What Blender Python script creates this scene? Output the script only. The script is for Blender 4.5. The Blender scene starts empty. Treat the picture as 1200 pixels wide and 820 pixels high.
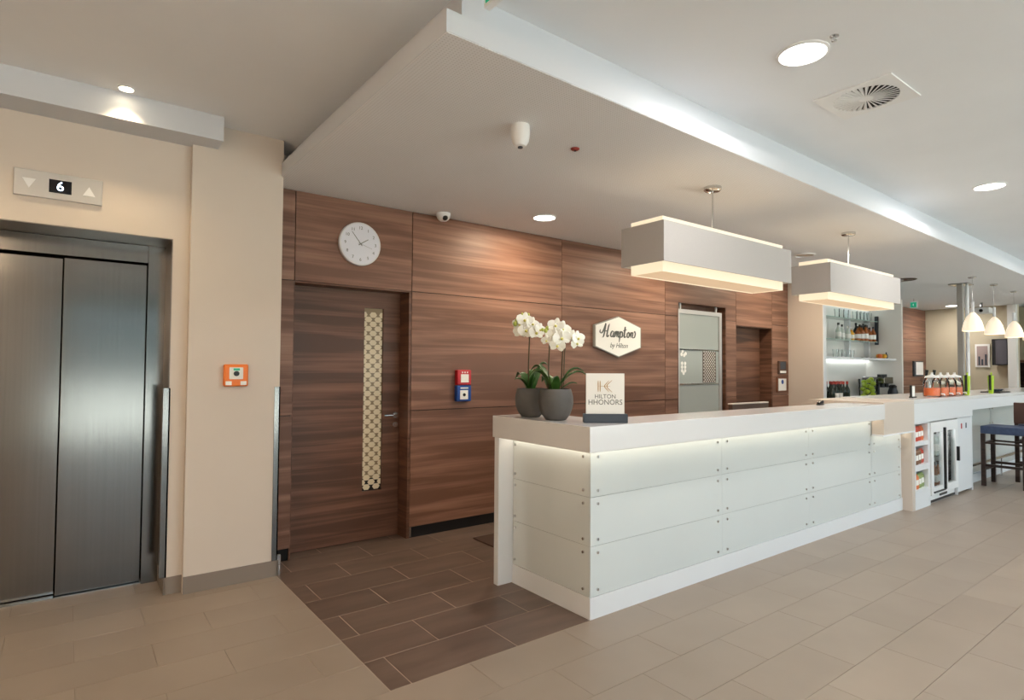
import bpy, math, random
from mathutils import Vector, Matrix
random.seed(7)
S = bpy.context.scene
COL = S.collection
PI = math.pi

# ------------------------------------------------------------------ camera, world, exposure
cam_d = bpy.data.cameras.new('camera'); cam = bpy.data.objects.new('camera', cam_d); COL.objects.link(cam)
yaw, pit, rol = math.radians(37.089), math.radians(1.752), math.radians(.375)
fwd = Vector((math.sin(yaw)*math.cos(pit), math.cos(yaw)*math.cos(pit), math.sin(pit)))
rt = Vector((math.cos(yaw), -math.sin(yaw), 0)); up = rt.cross(fwd)
r2 = rt*math.cos(rol)+up*math.sin(rol); u2 = up*math.cos(rol)-rt*math.sin(rol)
cam.matrix_world = Matrix(((r2.x, u2.x, -fwd.x, 0), (r2.y, u2.y, -fwd.y, 0), (r2.z, u2.z, -fwd.z, 1.42), (0, 0, 0, 1)))
cam_d.sensor_fit = 'HORIZONTAL'; cam_d.sensor_width = 36; cam_d.lens = 688.8/1200*36
cam_d.clip_start = .05; cam_d.clip_end = 200
S.camera = cam

W = bpy.data.worlds.new('daylight'); S.world = W; W.use_nodes = True
bg = W.node_tree.nodes['Background']; bg.inputs[0].default_value = (.68, .84, 1.0, 1); bg.inputs[1].default_value = 3.0
sun_d = bpy.data.lights.new('sun', 'SUN'); sun_d.energy = 15; sun_d.angle = math.radians(1); sun_d.color = (1, .99, .98)
sun = bpy.data.objects.new('sun', sun_d); COL.objects.link(sun); sun.rotation_euler = (math.radians(26), math.radians(10), 0)
S.cycles.transparent_max_bounces = 24
S.view_settings.view_transform = 'Standard'; S.view_settings.look = 'None'
S.view_settings.gamma = 1; S.view_settings.use_curve_mapping = False
S.view_settings.exposure = 0.6

# ------------------------------------------------------------------ materials
def lin(v):
    v /= 255
    return v/12.92 if v <= .04045 else ((v+.055)/1.055)**2.4
def rgb(r, g, b): return (lin(r), lin(g), lin(b), 1)
class NT:
    def __init__(s, m): s.t = m.node_tree; s.p = s.t.nodes['Principled BSDF']
    def n(s, typ, **kw):
        nd = s.t.nodes.new(typ)
        for k, v in kw.items(): setattr(nd, k, v)
        return nd
    def l(s, a, b): s.t.links.new(a, b)
def mat(name, col, rough=.5, metal=0., spec=.5, emit=None, es=0., trans=0., coat=0., alpha=1.):
    m = bpy.data.materials.new(name); m.use_nodes = True
    p = m.node_tree.nodes['Principled BSDF']
    p.inputs['Base Color'].default_value = col; p.inputs['Roughness'].default_value = rough
    p.inputs['Metallic'].default_value = metal; p.inputs['Specular IOR Level'].default_value = spec
    p.inputs['Transmission Weight'].default_value = trans; p.inputs['Coat Weight'].default_value = coat
    if emit: p.inputs['Emission Color'].default_value = emit; p.inputs['Emission Strength'].default_value = es
    return m
def mottle(m, c1, c2, scale=(3, 3, 3), bump=0., rnd=0., detail=4):
    """two-tone noise on the base colour, optional per-object brightness and bump"""
    t = NT(m); tc = t.n('ShaderNodeTexCoord'); mp = t.n('ShaderNodeMapping'); mp.inputs['Scale'].default_value = scale
    oi = t.n('ShaderNodeObjectInfo'); mul = t.n('ShaderNodeMath', operation='MULTIPLY'); mul.inputs[1].default_value = 37.
    add = t.n('ShaderNodeVectorMath', operation='ADD')
    t.l(oi.outputs['Random'], mul.inputs[0]); t.l(tc.outputs['Object'], add.inputs[0]); t.l(mul.outputs[0], add.inputs[1])
    t.l(add.outputs[0], mp.inputs[0])
    nz = t.n('ShaderNodeTexNoise'); nz.inputs['Scale'].default_value = 1; nz.inputs['Detail'].default_value = detail
    t.l(mp.outputs[0], nz.inputs[0])
    rp = t.n('ShaderNodeValToRGB'); rp.color_ramp.elements[0].color = c1; rp.color_ramp.elements[1].color = c2
    rp.color_ramp.elements[0].position = .3; rp.color_ramp.elements[1].position = .7
    t.l(nz.outputs[0], rp.inputs[0])
    out = rp.outputs[0]
    if rnd:
        hs = t.n('ShaderNodeHueSaturation'); mr = t.n('ShaderNodeMapRange')
        mr.inputs['To Min'].default_value = 1-rnd; mr.inputs['To Max'].default_value = 1+rnd
        t.l(oi.outputs['Random'], mr.inputs[0]); t.l(mr.outputs[0], hs.inputs['Value']); t.l(out, hs.inputs['Color']); out = hs.outputs[0]
    t.l(out, t.p.inputs['Base Color'])
    if bump:
        bp = t.n('ShaderNodeBump'); bp.inputs['Strength'].default_value = bump; bp.inputs['Distance'].default_value = .01
        t.l(nz.outputs[0], bp.inputs['Height']); t.l(bp.outputs[0], t.p.inputs['Normal'])
    return m
def wood(name, dark, mid, light, rough=.42):
    m = mat(name, mid, rough, spec=.4); t = NT(m)
    tc = t.n('ShaderNodeTexCoord'); oi = t.n('ShaderNodeObjectInfo')
    mul = t.n('ShaderNodeMath', operation='MULTIPLY'); mul.inputs[1].default_value = 23.
    add = t.n('ShaderNodeVectorMath', operation='ADD'); t.l(oi.outputs['Random'], mul.inputs[0])
    t.l(tc.outputs['Object'], add.inputs[0]); t.l(mul.outputs[0], add.inputs[1])
    def noise(sc, dist, det):
        mp = t.n('ShaderNodeMapping'); mp.inputs['Scale'].default_value = sc; t.l(add.outputs[0], mp.inputs[0])
        nz = t.n('ShaderNodeTexNoise'); nz.inputs['Scale'].default_value = 1; nz.inputs['Detail'].default_value = det
        nz.inputs['Distortion'].default_value = dist; t.l(mp.outputs[0], nz.inputs[0]); return nz
    n1 = noise((.5, 1, 11), 1.1, 4); n2 = noise((1.1, 1, 70), .2, 3); n3 = noise((.5, 1, 4), .3, 2)
    a = t.n('ShaderNodeMath', operation='MULTIPLY_ADD'); a.inputs[1].default_value = .22; t.l(n2.outputs[0], a.inputs[0])
    b = t.n('ShaderNodeMath', operation='MULTIPLY_ADD'); b.inputs[1].default_value = .8; b.inputs[2].default_value = -.13
    t.l(n1.outputs[0], b.inputs[0]); t.l(b.outputs[0], a.inputs[2])
    c = t.n('ShaderNodeMath', operation='MULTIPLY_ADD'); c.inputs[1].default_value = .35; t.l(n3.outputs[0], c.inputs[0])
    s = t.n('ShaderNodeMath', operation='SUBTRACT'); s.inputs[1].default_value = .17
    t.l(a.outputs[0], s.inputs[0]); t.l(s.outputs[0], c.inputs[2])
    rp = t.n('ShaderNodeValToRGB'); e = rp.color_ramp.elements
    e[0].color = dark; e[0].position = .30; e[1].color = light; e[1].position = .70
    x = e.new(.48); x.color = mid
    t.l(c.outputs[0], rp.inputs[0]); t.l(rp.outputs[0], t.p.inputs['Base Color'])
    bp = t.n('ShaderNodeBump'); bp.inputs['Strength'].default_value = .05; t.l(n2.outputs[0], bp.inputs['Height']); t.l(bp.outputs[0], t.p.inputs['Normal'])
    return m
def thin_glass(name, tint=(.93, .97, .95, 1), refl=.12, rough=.02):
    m = bpy.data.materials.new(name); m.use_nodes = True; t = m.node_tree; t.nodes.clear()
    o = t.nodes.new('ShaderNodeOutputMaterial'); tr = t.nodes.new('ShaderNodeBsdfTransparent'); tr.inputs[0].default_value = tint
    g = t.nodes.new('ShaderNodeBsdfGlossy'); g.inputs['Roughness'].default_value = rough
    mx = t.nodes.new('ShaderNodeMixShader'); fr = t.nodes.new('ShaderNodeLayerWeight'); fr.inputs[0].default_value = refl*2
    t.links.new(fr.outputs['Fresnel'], mx.inputs[0]); t.links.new(tr.outputs[0], mx.inputs[1]); t.links.new(g.outputs[0], mx.inputs[2])
    t.links.new(mx.outputs[0], o.inputs[0]); return m
def emis(name, col, s, base=.8): return mat(name, (base, base*.95, base*.88, 1), .5, emit=col, es=s)

M = {}
M['wall'] = mottle(mat('beige_wall_paint', rgb(212, 200, 188), .75), rgb(210, 198, 186), rgb(214, 202, 190), (2, 2, 2))
M['white_wall'] = mat('white_wall_paint', rgb(232, 229, 224), .7)
M['ceil'] = mottle(mat('ceiling_paint', rgb(238, 240, 243), .85), rgb(236, 238, 241), rgb(240, 242, 245), (1.5, 1.5, 1.5))
M['fascia'] = mat('fascia_white_paint', rgb(206, 209, 215), .6)
M['wood'] = wood('walnut_veneer', rgb(112, 78, 61), rgb(145, 106, 87), rgb(168, 131, 110), .45)
M['wood_door'] = wood('walnut_door_veneer', rgb(86, 58, 44), rgb(118, 82, 64), rgb(138, 100, 80))
M['wood_dark'] = wood('dark_stool_wood', rgb(40, 28, 24), rgb(58, 42, 36), rgb(74, 54, 46))
M['tile'] = mottle(mat('beige_floor_tile', rgb(148, 134, 121), .40), rgb(144, 130, 117), rgb(152, 138, 125), (2, 2, 2), bump=.02, rnd=.025)
M['tile_dark'] = mottle(mat('brown_floor_tile', rgb(102, 83, 72), .42), rgb(90, 73, 63), rgb(112, 93, 82), (2, 9, 2), bump=.03, rnd=.10)
M['grout'] = mat('floor_grout', rgb(139, 126, 114), .9)
M['grout_dark'] = mat('pale_grout', rgb(190, 172, 156), .9)
M['skirt'] = mat('grey_skirting_tile', rgb(134, 122, 112), .5)
M['black'] = mat('black_plastic', rgb(24, 24, 26), .4)
M['black_gap'] = mat('black_recess', rgb(22, 18, 16), .8)
M['steel'] = mottle(mat('brushed_steel', rgb(128, 126, 124), .16, metal=1), rgb(125, 123, 121), rgb(131, 129, 127), (60, 60, .6))
M['steel_dark'] = mat('steel_reveal', rgb(150, 142, 134), .4, metal=1)
M['silver'] = mat('satin_silver', rgb(196, 193, 190), .38, metal=.45)
M['chrome'] = mat('polished_chrome', rgb(215, 215, 215), .15, metal=1)
M['white'] = mat('white_laminate', rgb(228, 230, 233), .3, coat=.2)
M['white_top'] = mat('white_solid_surface', rgb(226, 225, 225), .22, coat=.3)
M['glass_white'] = mottle(mat('back_painted_glass', rgb(214, 220, 220), .07, coat=.6), rgb(212, 218, 218), rgb(216, 222, 222), (1, 1, 1))
M['beige_lam_shade'] = mat('beige_laminate_and_shade', rgb(206, 193, 181), .4)  # warm shade of left-facing sides put into the colour; also the beige front
M['led'] = emis('led_strip', (1, .88, .68, 1), 5)
M['led_bar'] = emis('back_bar_led', (.92, 1, .97, 1), 4)
M['lamp_fabric'] = mottle(mat('lamp_grey_fabric', rgb(180, 175, 172), .85), rgb(177, 172, 169), rgb(183, 178, 175), (200, 200, 200))
M['lamp_glow'] = emis('lamp_shade_lit', (1, .80, .54, 1), .62, .25)
M['lamp_bottom'] = emis('lamp_diffuser', (1, .68, .40, 1), .46, .12)
M['bell'] = mat('opal_bell_glass', rgb(250, 240, 225), .3, emit=(1, .80, .56, 1), es=.4)
M['down'] = emis('downlight_diffuser', (1, .95, .86, 1), 7)
M['spot'] = emis('spot_bulb', (1, .85, .6, 1), 14)
M['clear'] = thin_glass('clear_glass')
M['jar'] = thin_glass('jar_glass', (.97, .985, .985, 1), .10)
M['fridge_glass'] = thin_glass('fridge_door_glass', (.95, .97, .97, 1), .02)
M['frost'] = mat('frosted_glass', rgb(172, 178, 174), .25)
M['offwhite'] = mat('offwhite_plastic', rgb(236, 236, 236), .35)
M['pot'] = mottle(mat('grey_ceramic', rgb(92, 90, 88), .6), rgb(84, 82, 80), rgb(98, 96, 94), (8, 8, 8))
M['soil'] = mat('bark_soil', rgb(62, 48, 38), .95)
M['leaf'] = mottle(mat('orchid_leaf', rgb(52, 92, 34), .4), rgb(38, 76, 26), rgb(66, 108, 44), (20, 20, 20))
M['stem'] = mat('orchid_stem', rgb(74, 64, 40), .6)
M['petal'] = mottle(mat('orchid_petal', rgb(246, 244, 232), .55), rgb(246, 244, 230), rgb(250, 250, 244), (30, 30, 30))
M['petal_c'] = mat('orchid_lip', rgb(214, 206, 110), .5)
M['bud'] = mat('orchid_bud', rgb(176, 186, 84), .5)
M['orange'] = mat('orange_plastic', rgb(240, 122, 30), .4)
M['red'] = mat('red_plastic', rgb(186, 34, 44), .4)
M['blue'] = mat('blue_plastic', rgb(24, 72, 150), .4)
M['green'] = mat('green_plastic', rgb(20, 140, 100), .4, emit=(.01, .35, .2, 1), es=.4)
M['paper'] = mat('white_paper', rgb(240, 238, 232), .7)
M['grey_txt'] = mat('grey_print', rgb(98, 100, 96), .6)
M['gold_txt'] = mat('gold_print', rgb(186, 150, 104), .5)
M['slate'] = mat('slate_base', rgb(58, 66, 76), .5)
M['screen'] = mat('display_black', rgb(10, 12, 24), .15)
M['digit'] = emis('display_digit', (.55, .75, 1, 1), 3)
M['clock_face'] = mat('clock_face', rgb(226, 228, 238), .3)
M['clock_rim'] = mat('clock_rim', rgb(222, 222, 226), .3, metal=.3)
M['bottle_g'] = mat('dark_green_bottle', rgb(22, 34, 24), .12)
M['cap_red'] = mat('red_foil', rgb(170, 56, 44), .4)
M['amber'] = mat('amber_spirit', rgb(150, 84, 36), .12)
M['pale'] = mat('pale_spirit', rgb(206, 212, 204), .1)
M['apple'] = mat('green_apple', rgb(168, 190, 52), .35)
M['fruit'] = mat('yellow_fruit', rgb(226, 168, 44), .45)
M['juice'] = mat('orange_juice', rgb(240, 130, 80), .3)
M['lime'] = mat('lime_green_plastic', rgb(170, 204, 40), .35)
M['navy'] = mottle(mat('blue_leather', rgb(52, 68, 98), .45), rgb(46, 60, 90), rgb(58, 76, 108), (30, 30, 30))
M['brown_leather'] = mat('brown_leather', rgb(78, 50, 40), .45)
M['tan'] = mat('tan_wall_paint', rgb(198, 186, 160), .7)
M['fridge_in'] = mat('fridge_lining', rgb(226, 226, 224), .5)
M['concrete'] = mat('outdoor_paving', rgb(190, 186, 178), .8)
M['reflection_band'] = mottle(mat('reflection_band_grey', rgb(92, 100, 98), .9), rgb(76, 86, 84), rgb(108, 114, 114), (.4, .4, .4))
M['mat'] = mat('brown_mat', rgb(70, 48, 36), .95)

def perforate(m, pitch, r):
    """fine hole pattern of an acoustic ceiling board"""
    t = NT(m); src = t.p.inputs['Base Color'].links[0].from_socket
    tc = t.n('ShaderNodeTexCoord'); sx = t.n('ShaderNodeSeparateXYZ'); t.l(tc.outputs['Object'], sx.inputs[0])
    d = []
    for k in ('X', 'Y'):
        a = t.n('ShaderNodeMath', operation='DIVIDE'); a.inputs[1].default_value = pitch; t.l(sx.outputs[k], a.inputs[0])
        f = t.n('ShaderNodeMath', operation='FRACT'); t.l(a.outputs[0], f.inputs[0])
        s = t.n('ShaderNodeMath', operation='SUBTRACT'); s.inputs[1].default_value = .5; t.l(f.outputs[0], s.inputs[0])
        q = t.n('ShaderNodeMath', operation='POWER'); q.inputs[1].default_value = 2; t.l(s.outputs[0], q.inputs[0]); d.append(q)
    ad = t.n('ShaderNodeMath', operation='ADD'); t.l(d[0].outputs[0], ad.inputs[0]); t.l(d[1].outputs[0], ad.inputs[1])
    lt = t.n('ShaderNodeMath', operation='LESS_THAN'); lt.inputs[1].default_value = r*r; t.l(ad.outputs[0], lt.inputs[0])
    mx = t.n('ShaderNodeMix', data_type='RGBA'); t.l(lt.outputs[0], mx.inputs[0]); t.l(src, mx.inputs[6]); mx.inputs[7].default_value = rgb(212, 212, 212)
    t.l(mx.outputs[2], t.p.inputs['Base Color']); return m
M['ceil_perf'] = perforate(mottle(mat('perforated_board', rgb(236, 237, 239), .85), rgb(234, 235, 237), rgb(238, 239, 241), (1.5, 1.5, 1.5)), .016, .2)

# ------------------------------------------------------------------ mesh helpers
class MB:
    def __init__(s): s.v = []; s.f = []
    def add(s, vs, fs):
        o = len(s.v); s.v += [tuple(v) for v in vs]; s.f += [tuple(i+o for i in f) for f in fs]; return s
    def box(s, x0, x1, y0, y1, z0, z1):
        return s.add([(x0,y0,z0),(x1,y0,z0),(x1,y1,z0),(x0,y1,z0),(x0,y0,z1),(x1,y0,z1),(x1,y1,z1),(x0,y1,z1)],
                     [(0,3,2,1),(4,5,6,7),(0,1,5,4),(1,2,6,5),(2,3,7,6),(3,0,4,7)])
    def cyl(s, p0, p1, r0, r1=None, n=16):
        r1 = r0 if r1 is None else r1; p0 = Vector(p0); p1 = Vector(p1); d = (p1-p0).normalized()
        a = d.orthogonal().normalized(); b = d.cross(a)
        vs = [p0+(a*math.cos(t)+b*math.sin(t))*r0 for t in [2*PI*i/n for i in range(n)]]
        vs += [p1+(a*math.cos(t)+b*math.sin(t))*r1 for t in [2*PI*i/n for i in range(n)]]
        return s.add(vs, [(i,(i+1)%n,n+(i+1)%n,n+i) for i in range(n)]+[tuple(range(n))[::-1], tuple(range(n,2*n))])
    def lathe(s, prof, c=(0,0,0), n=20):
        vs = []; fs = []
        for r, z in prof:
            for i in range(n):
                t = 2*PI*i/n; vs.append((c[0]+r*math.cos(t), c[1]+r*math.sin(t), c[2]+z))
        for k in range(len(prof)-1):
            for i in range(n): j=(i+1)%n; fs.append((k*n+i, k*n+j, (k+1)*n+j, (k+1)*n+i))
        if prof[0][0] > 1e-6: fs.append(tuple(range(n))[::-1])
        if prof[-1][0] > 1e-6: fs.append(tuple(range((len(prof)-1)*n, len(prof)*n)))
        return s.add(vs, fs)
    def tube(s, pts, r, n=8):
        pts = [Vector(p) for p in pts]; R = r if isinstance(r, (list, tuple)) else [r]*len(pts)
        vs = []; a = None
        for k, p in enumerate(pts):
            d = (pts[min(k+1,len(pts)-1)]-pts[max(k-1,0)]).normalized()
            a = d.orthogonal().normalized() if a is None else (a-d*a.dot(d)).normalized()
            b = d.cross(a)
            vs += [p+(a*math.cos(t)+b*math.sin(t))*R[k] for t in [2*PI*i/n for i in range(n)]]
        fs = [(k*n+i,k*n+(i+1)%n,(k+1)*n+(i+1)%n,(k+1)*n+i) for k in range(len(pts)-1) for i in range(n)]
        fs += [tuple(range(n))[::-1], tuple(range((len(pts)-1)*n, len(pts)*n))]
        return s.add(vs, fs)
    def prism(s, poly, ax, a, b):
        """poly: 2-D outline; ax: axis it is extruded along between a and b"""
        def P(q, h): return {'z': (q[0],q[1],h), 'y': (q[0],h,q[1]), 'x': (h,q[0],q[1])}[ax]
        n = len(poly)
        return s.add([P(q,a) for q in poly]+[P(q,b) for q in poly],
                     [tuple(range(n)), tuple(range(n,2*n))[::-1]]+[(i,n+i,n+(i+1)%n,(i+1)%n) for i in range(n)])
    def ball(s, c, r, n=12, sz=1., k=7):
        return s.lathe([(max(r*math.sin(PI*i/k), 1e-7), -r*sz*math.cos(PI*i/k)) for i in range(k+1)], c, n)
ORG = {}
def fixn(me):
    import bmesh
    b = bmesh.new(); b.from_mesh(me); bmesh.ops.remove_doubles(b, verts=b.verts, dist=1e-6); bmesh.ops.recalc_face_normals(b, faces=b.faces); b.to_mesh(me); b.free()
def build(mb, name, m, parent=None, org=None, smooth=False, bevel=0.):
    """verts are in the parent thing's building frame (world coordinates unless the thing is built at the origin)"""
    o0 = Vector(ORG.get(parent.name if parent else None, (0,0,0)) if org is None else org)
    me = bpy.data.meshes.new(name); me.from_pydata([Vector(v)-o0 for v in mb.v], [], mb.f); fixn(me)
    me.materials.append(M[m] if isinstance(m, str) else m)
    if smooth:
        for p in me.polygons: p.use_smooth = True
    ob = bpy.data.objects.new(name, me); COL.objects.link(ob)
    if parent: ob.parent = parent; ORG[ob.name] = tuple(o0)
    else: ob.location = o0; ORG[ob.name] = tuple(o0)
    if bevel:
        bv = ob.modifiers.new('bevel', 'BEVEL'); bv.width = bevel; bv.segments = 2; bv.limit_method = 'ANGLE'
    if smooth:
        me.set_sharp_from_angle(angle=math.radians(40))
    return ob
def tag(o, label=None, cat=None, group=None, kind=None):
    if label: o['label'] = label
    if cat: o['category'] = cat
    if group: o['group'] = group
    if kind: o['kind'] = kind
    return o
def thing(name, loc, label, cat, group=None, local=False, rz=0.):
    o = bpy.data.objects.new(name, None); COL.objects.link(o); o.location = loc; o.rotation_euler.z = rz
    o.empty_display_size = .05; ORG[o.name] = (0,0,0) if local else tuple(loc)
    return tag(o, label, cat, group)
def struct(name, loc=(0,0,0), label=None):
    o = bpy.data.objects.new(name, None); COL.objects.link(o); o.location = loc; ORG[o.name] = tuple(loc); o['kind'] = 'structure'
    if label: o['label'] = label
    return o
def copy_tree(o, parent=None):
    c = o.copy(); COL.objects.link(c); c.parent = parent
    for ch in list(o.children): copy_tree(ch, c)
    return c
def text(s, size, m, name, parent, loc, rot, depth=.001, shear=0., sx=1.):
    cu = bpy.data.curves.new('t', 'FONT'); cu.body = s; cu.size = size; cu.extrude = depth; cu.align_x = 'CENTER'; cu.align_y = 'CENTER'; cu.shear = shear
    cu.resolution_u = 3
    to = bpy.data.objects.new('t', cu); COL.objects.link(to)
    me = bpy.data.meshes.new_from_object(to); bpy.data.objects.remove(to)
    me.materials.clear(); me.materials.append(M[m])
    o = bpy.data.objects.new(name, me); COL.objects.link(o); o.parent = parent
    o.location = Vector(loc)-Vector(ORG[parent.name]); o.rotation_euler = rot; o.scale.x = sx
    return o
def lamp(name, typ, parent, loc, power, color, size=.1, spot=None, blend=.6, rot=(0,0,0), sy=None):
    d = bpy.data.lights.new(name, typ); d.energy = power; d.color = color
    if typ == 'AREA':
        d.size = size
        if sy: d.shape = 'RECTANGLE'; d.size_y = sy
        else: d.shape = 'DISK'
    else: d.shadow_soft_size = size
    if typ == 'SPOT': d.spot_size = spot; d.spot_blend = blend
    o = bpy.data.objects.new(name, d); COL.objects.link(o); o.parent = parent
    o.location = Vector(loc)-Vector(ORG[parent.name]); o.rotation_euler = rot
    return o
FACE_Y = (PI/2, 0, 0)          # text facing the -Y side

# ------------------------------------------------------------------ key measures (metres)
ZC, ZM = 2.734, 2.985            # lowered and main ceiling
YW = 4.44                        # face of the wood wall
X0, X1 = -3.0, 18.5; YF = -4.0   # room extents
# ------------------------------------------------------------------ floor
floor = struct('floor', (0,0,0), 'beige and brown tiled lobby floor')
mb = MB().box(X0, 1.165, YF, 5.4, -.1, -.004).box(1.165, X1, YF, 2.41, -.1, -.004).box(6.0, X1, 2.41, 5.4, -.1, -.004)
build(mb, 'screed', 'grout', floor)
build(MB().box(1.165, 6.0, 2.41, 5.4, -.1, -.0012), 'dark_screed', 'grout_dark', floor)
TILE = {}
def tile(x0, x1, y0, y1, g, m, name, bins=None):
    w, h = round(x1-x0, 3), round(y1-y0, 3)
    if w < .02 or h < .02: return
    if bins is not None:
        bins.box(x0+g, x1-g, y0+g, y1-g, -.006, 0); return
    k = (w, h, m)
    if k not in TILE:
        b = .0006; a = MB(); x, y = w/2-g, h/2-g
        a.add([(-x,-y,-.006),(x,-y,-.006),(x,y,-.006),(-x,y,-.006),(-x,-y,-b),(x,-y,-b),(x,y,-b),(-x,y,-b),
               (-x+b,-y+b,0),(x-b,-y+b,0),(x-b,y-b,0),(-x+b,y-b,0)],
              [(0,3,2,1),(0,1,5,4),(1,2,6,5),(2,3,7,6),(3,0,4,7),(4,5,9,8),(5,6,10,9),(6,7,11,10),(7,4,8,11),(8,9,10,11)])
        me = bpy.data.meshes.new(name); me.from_pydata(a.v, [], a.f); me.materials.append(M[m]); TILE[k] = me
    o = bpy.data.objects.new(name, TILE[k]); COL.objects.link(o); o.parent = floor; o.location = ((x0+x1)/2, (y0+y1)/2, 0)
far = MB(); RH = .28
for k in range(-11, 24):                                   # beige tiles, 60 x 28 cm, half bond
    yb = 2.41-(k+1)*RH; yt = yb+RH; off = .375 if k % 2 == 0 else .06
    for i in range(-7, 32):
        a, b = off+.6*i, off+.6*i+.6
        lo, hi = max(yb, YF), min(yt, 5.4)
        if hi <= lo: continue
        a = max(a, X0); b = min(b, X1)
        if yb > 2.40 and a >= 1.165 and b <= 8.4: continue
        if yb > 2.40 and b > 1.165 and a < 1.165: b = 1.165
        if yb > 2.40 and a < 8.4 and b > 8.4: a = 8.4
        near = (-1.6 < (a+b)/2 < 11.6 and .3 < (yb+yt)/2 < 2.42) or (yb > 2.4 and -1.6 < a < 1.165 and yt < 4.7)
        tile(a, b, lo, hi, .0008, 'tile', 'floor_tile', None if near else far)
tag(build(far, 'floor_tile_field', 'tile', floor), kind='stuff')
yrow = 2.41; k = 0
while yrow < 4.7:                                           # brown tiles behind the desk
    off = .37+.0 if k % 2 == 0 else .06
    xs = off+.6*1 if k % 2 == 0 else off+.6*1
    off = 1.27 if k % 2 == 0 else 1.58
    a = off-.6
    while a < 8.4:
        tile(max(a, 1.165), min(a+.6, 8.4), yrow, min(yrow+.297, 4.72), .0019, 'tile_dark', 'dark_floor_tile'); a += .6
    yrow += .297; k += 1

# ------------------------------------------------------------------ ceilings
build(MB().box(X0, X1, YF, 5.4, ZM, ZM+.2), 'ceiling', 'ceil'); tag(bpy.data.objects['ceiling'], 'smooth white main ceiling of the lobby', kind='structure')
def fy(x): return 1.962+(x-1.152)*.0222                    # front edge of the lowered ceiling
soff = struct('ceiling_soffit', (1.152, 1.962, ZC), 'lowered white ceiling canopy above the reception desk')
XE = 14.9
build(MB().prism([(1.152, fy(1.152)), (XE, fy(XE)), (XE, 4.8), (11.2, 4.8), (11.2, 4.46), (1.152, 4.46)], 'z', ZC+.003, ZC+.093), 'edge_board', 'fascia', soff)
build(MB().prism([(1.155, fy(1.155)+.003), (XE-.01, fy(XE)+.003), (XE-.01, 4.79), (11.21, 4.79), (11.21, 4.455), (1.155, 4.455)], 'z', ZC, ZC+.003), 'perforated_board', 'ceil_perf', soff)
build(MB().prism([(1.27, fy(1.27)+.075), (XE, fy(XE)+.075), (XE, 4.8), (1.27, 4.8)], 'z', ZC+.093, ZM), 'upper_band', 'fascia', soff)
# bulkhead above the lift
build(MB().box(X0, .75, 4.008, 4.26, 2.83, ZM), 'trim_1', 'fascia'); tag(bpy.data.objects['trim_1'], 'white bulkhead beam above the lift', kind='structure')

# ------------------------------------------------------------------ lift wall and pier
wl = struct('wall_left', (0, 4.24, 0), 'beige painted wall around the lift')
build(MB().box(X0, -.62, 4.24, 4.9, 0, ZM).box(.515, .62, 4.24, 4.9, 0, ZM).box(-.62, .515, 4.24, 4.9, 2.22, ZM), 'wall_face', 'wall', wl)
build(MB().box(.605, 1.165, 4.182, 4.46, 0, ZM), 'pier', 'wall', wl)
build(MB().box(-.62, .515, 4.75, 4.9, 0, 2.22), 'shaft_back', 'black_gap', wl)
sk = struct('baseboard_left', (0, 4.24, 0), 'grey tile skirting along the lift wall')
build(MB().box(.605, 1.17, 4.172, 4.182, 0, .105).box(1.165, 1.175, 4.172, 4.40, 0, .105), 'skirting', 'skirt', sk)
build(MB().box(.511, .605, 4.23, 4.24, 0, .105).box(.505, .515, 4.23, 4.53, 0, .105), 'skirting', 'skirt', sk)
build(MB().box(X0, -.62, 4.23, 4.24, 0, .105), 'skirting', 'skirt', sk)
for x, y in ((.511, 4.234), (1.161, 4.176)):
    g = tag(build(MB().box(x, x+.008, y, y+.04, .106, 1.28).box(x-.03, x+.008, y, y+.003, .106, 1.28), 'trim_2', 'steel'), 'brushed steel corner guard strip', kind='structure')
d1 = struct('door_1', (-.05, 4.59, 0), 'brushed steel lift doors in a deep steel frame')
build(MB().box(.413, .513, 4.535, 4.75, 0, 2.215), 'jamb', 'steel', d1)
build(MB().box(-.615, -.515, 4.535, 4.75, 0, 2.215), 'jamb', 'steel', d1)
build(MB().box(-.515, .413, 4.555, 4.75, 2.10, 2.215), 'header', 'steel', d1)
build(MB().box(-.62, .515, 4.243, 4.535, 2.215, 2.219), 'soffit_lining', 'steel_dark', d1)
build(MB().box(.511, .514, 4.243, 4.535, .106, 2.215), 'reveal_lining', 'steel_dark', d1)
build(MB().box(-.03, .410, 4.585, 4.62, .008, 2.088), 'door_leaf', 'steel', d1, bevel=.002)
build(MB().box(-.512, -.036, 4.63, 4.665, .008, 2.088), 'door_leaf', 'steel', d1, bevel=.002)
build(MB().box(-.512, .410, 4.56, 4.75, 0, .004), 'sill', 'chrome', d1)
# lift floor indicator
t = thing('floor_indicator', (-.06, 4.24, 2.36), 'brushed steel lift indicator panel showing 6 with two arrows', 'indicator')
build(MB().box(-.262, .142, 4.222, 4.24, 2.363, 2.512), 'plate', 'silver', t, bevel=.004)
build(MB().box(-.107, -.004, 4.219, 4.222, 2.40, 2.475), 'display', 'screen', t)
text('6', .075, 'digit', 'digit', t, (-.056, 4.2185, 2.437), FACE_Y, .0004)
build(MB().prism([(-.225, 2.462), (-.165, 2.462), (-.195, 2.408)], 'y', 4.219, 4.222), 'down_arrow', 'offwhite', t)
build(MB().prism([(.048, 2.408), (.108, 2.408), (.078, 2.462)], 'y', 4.219, 4.222), 'up_arrow', 'offwhite', t)
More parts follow.
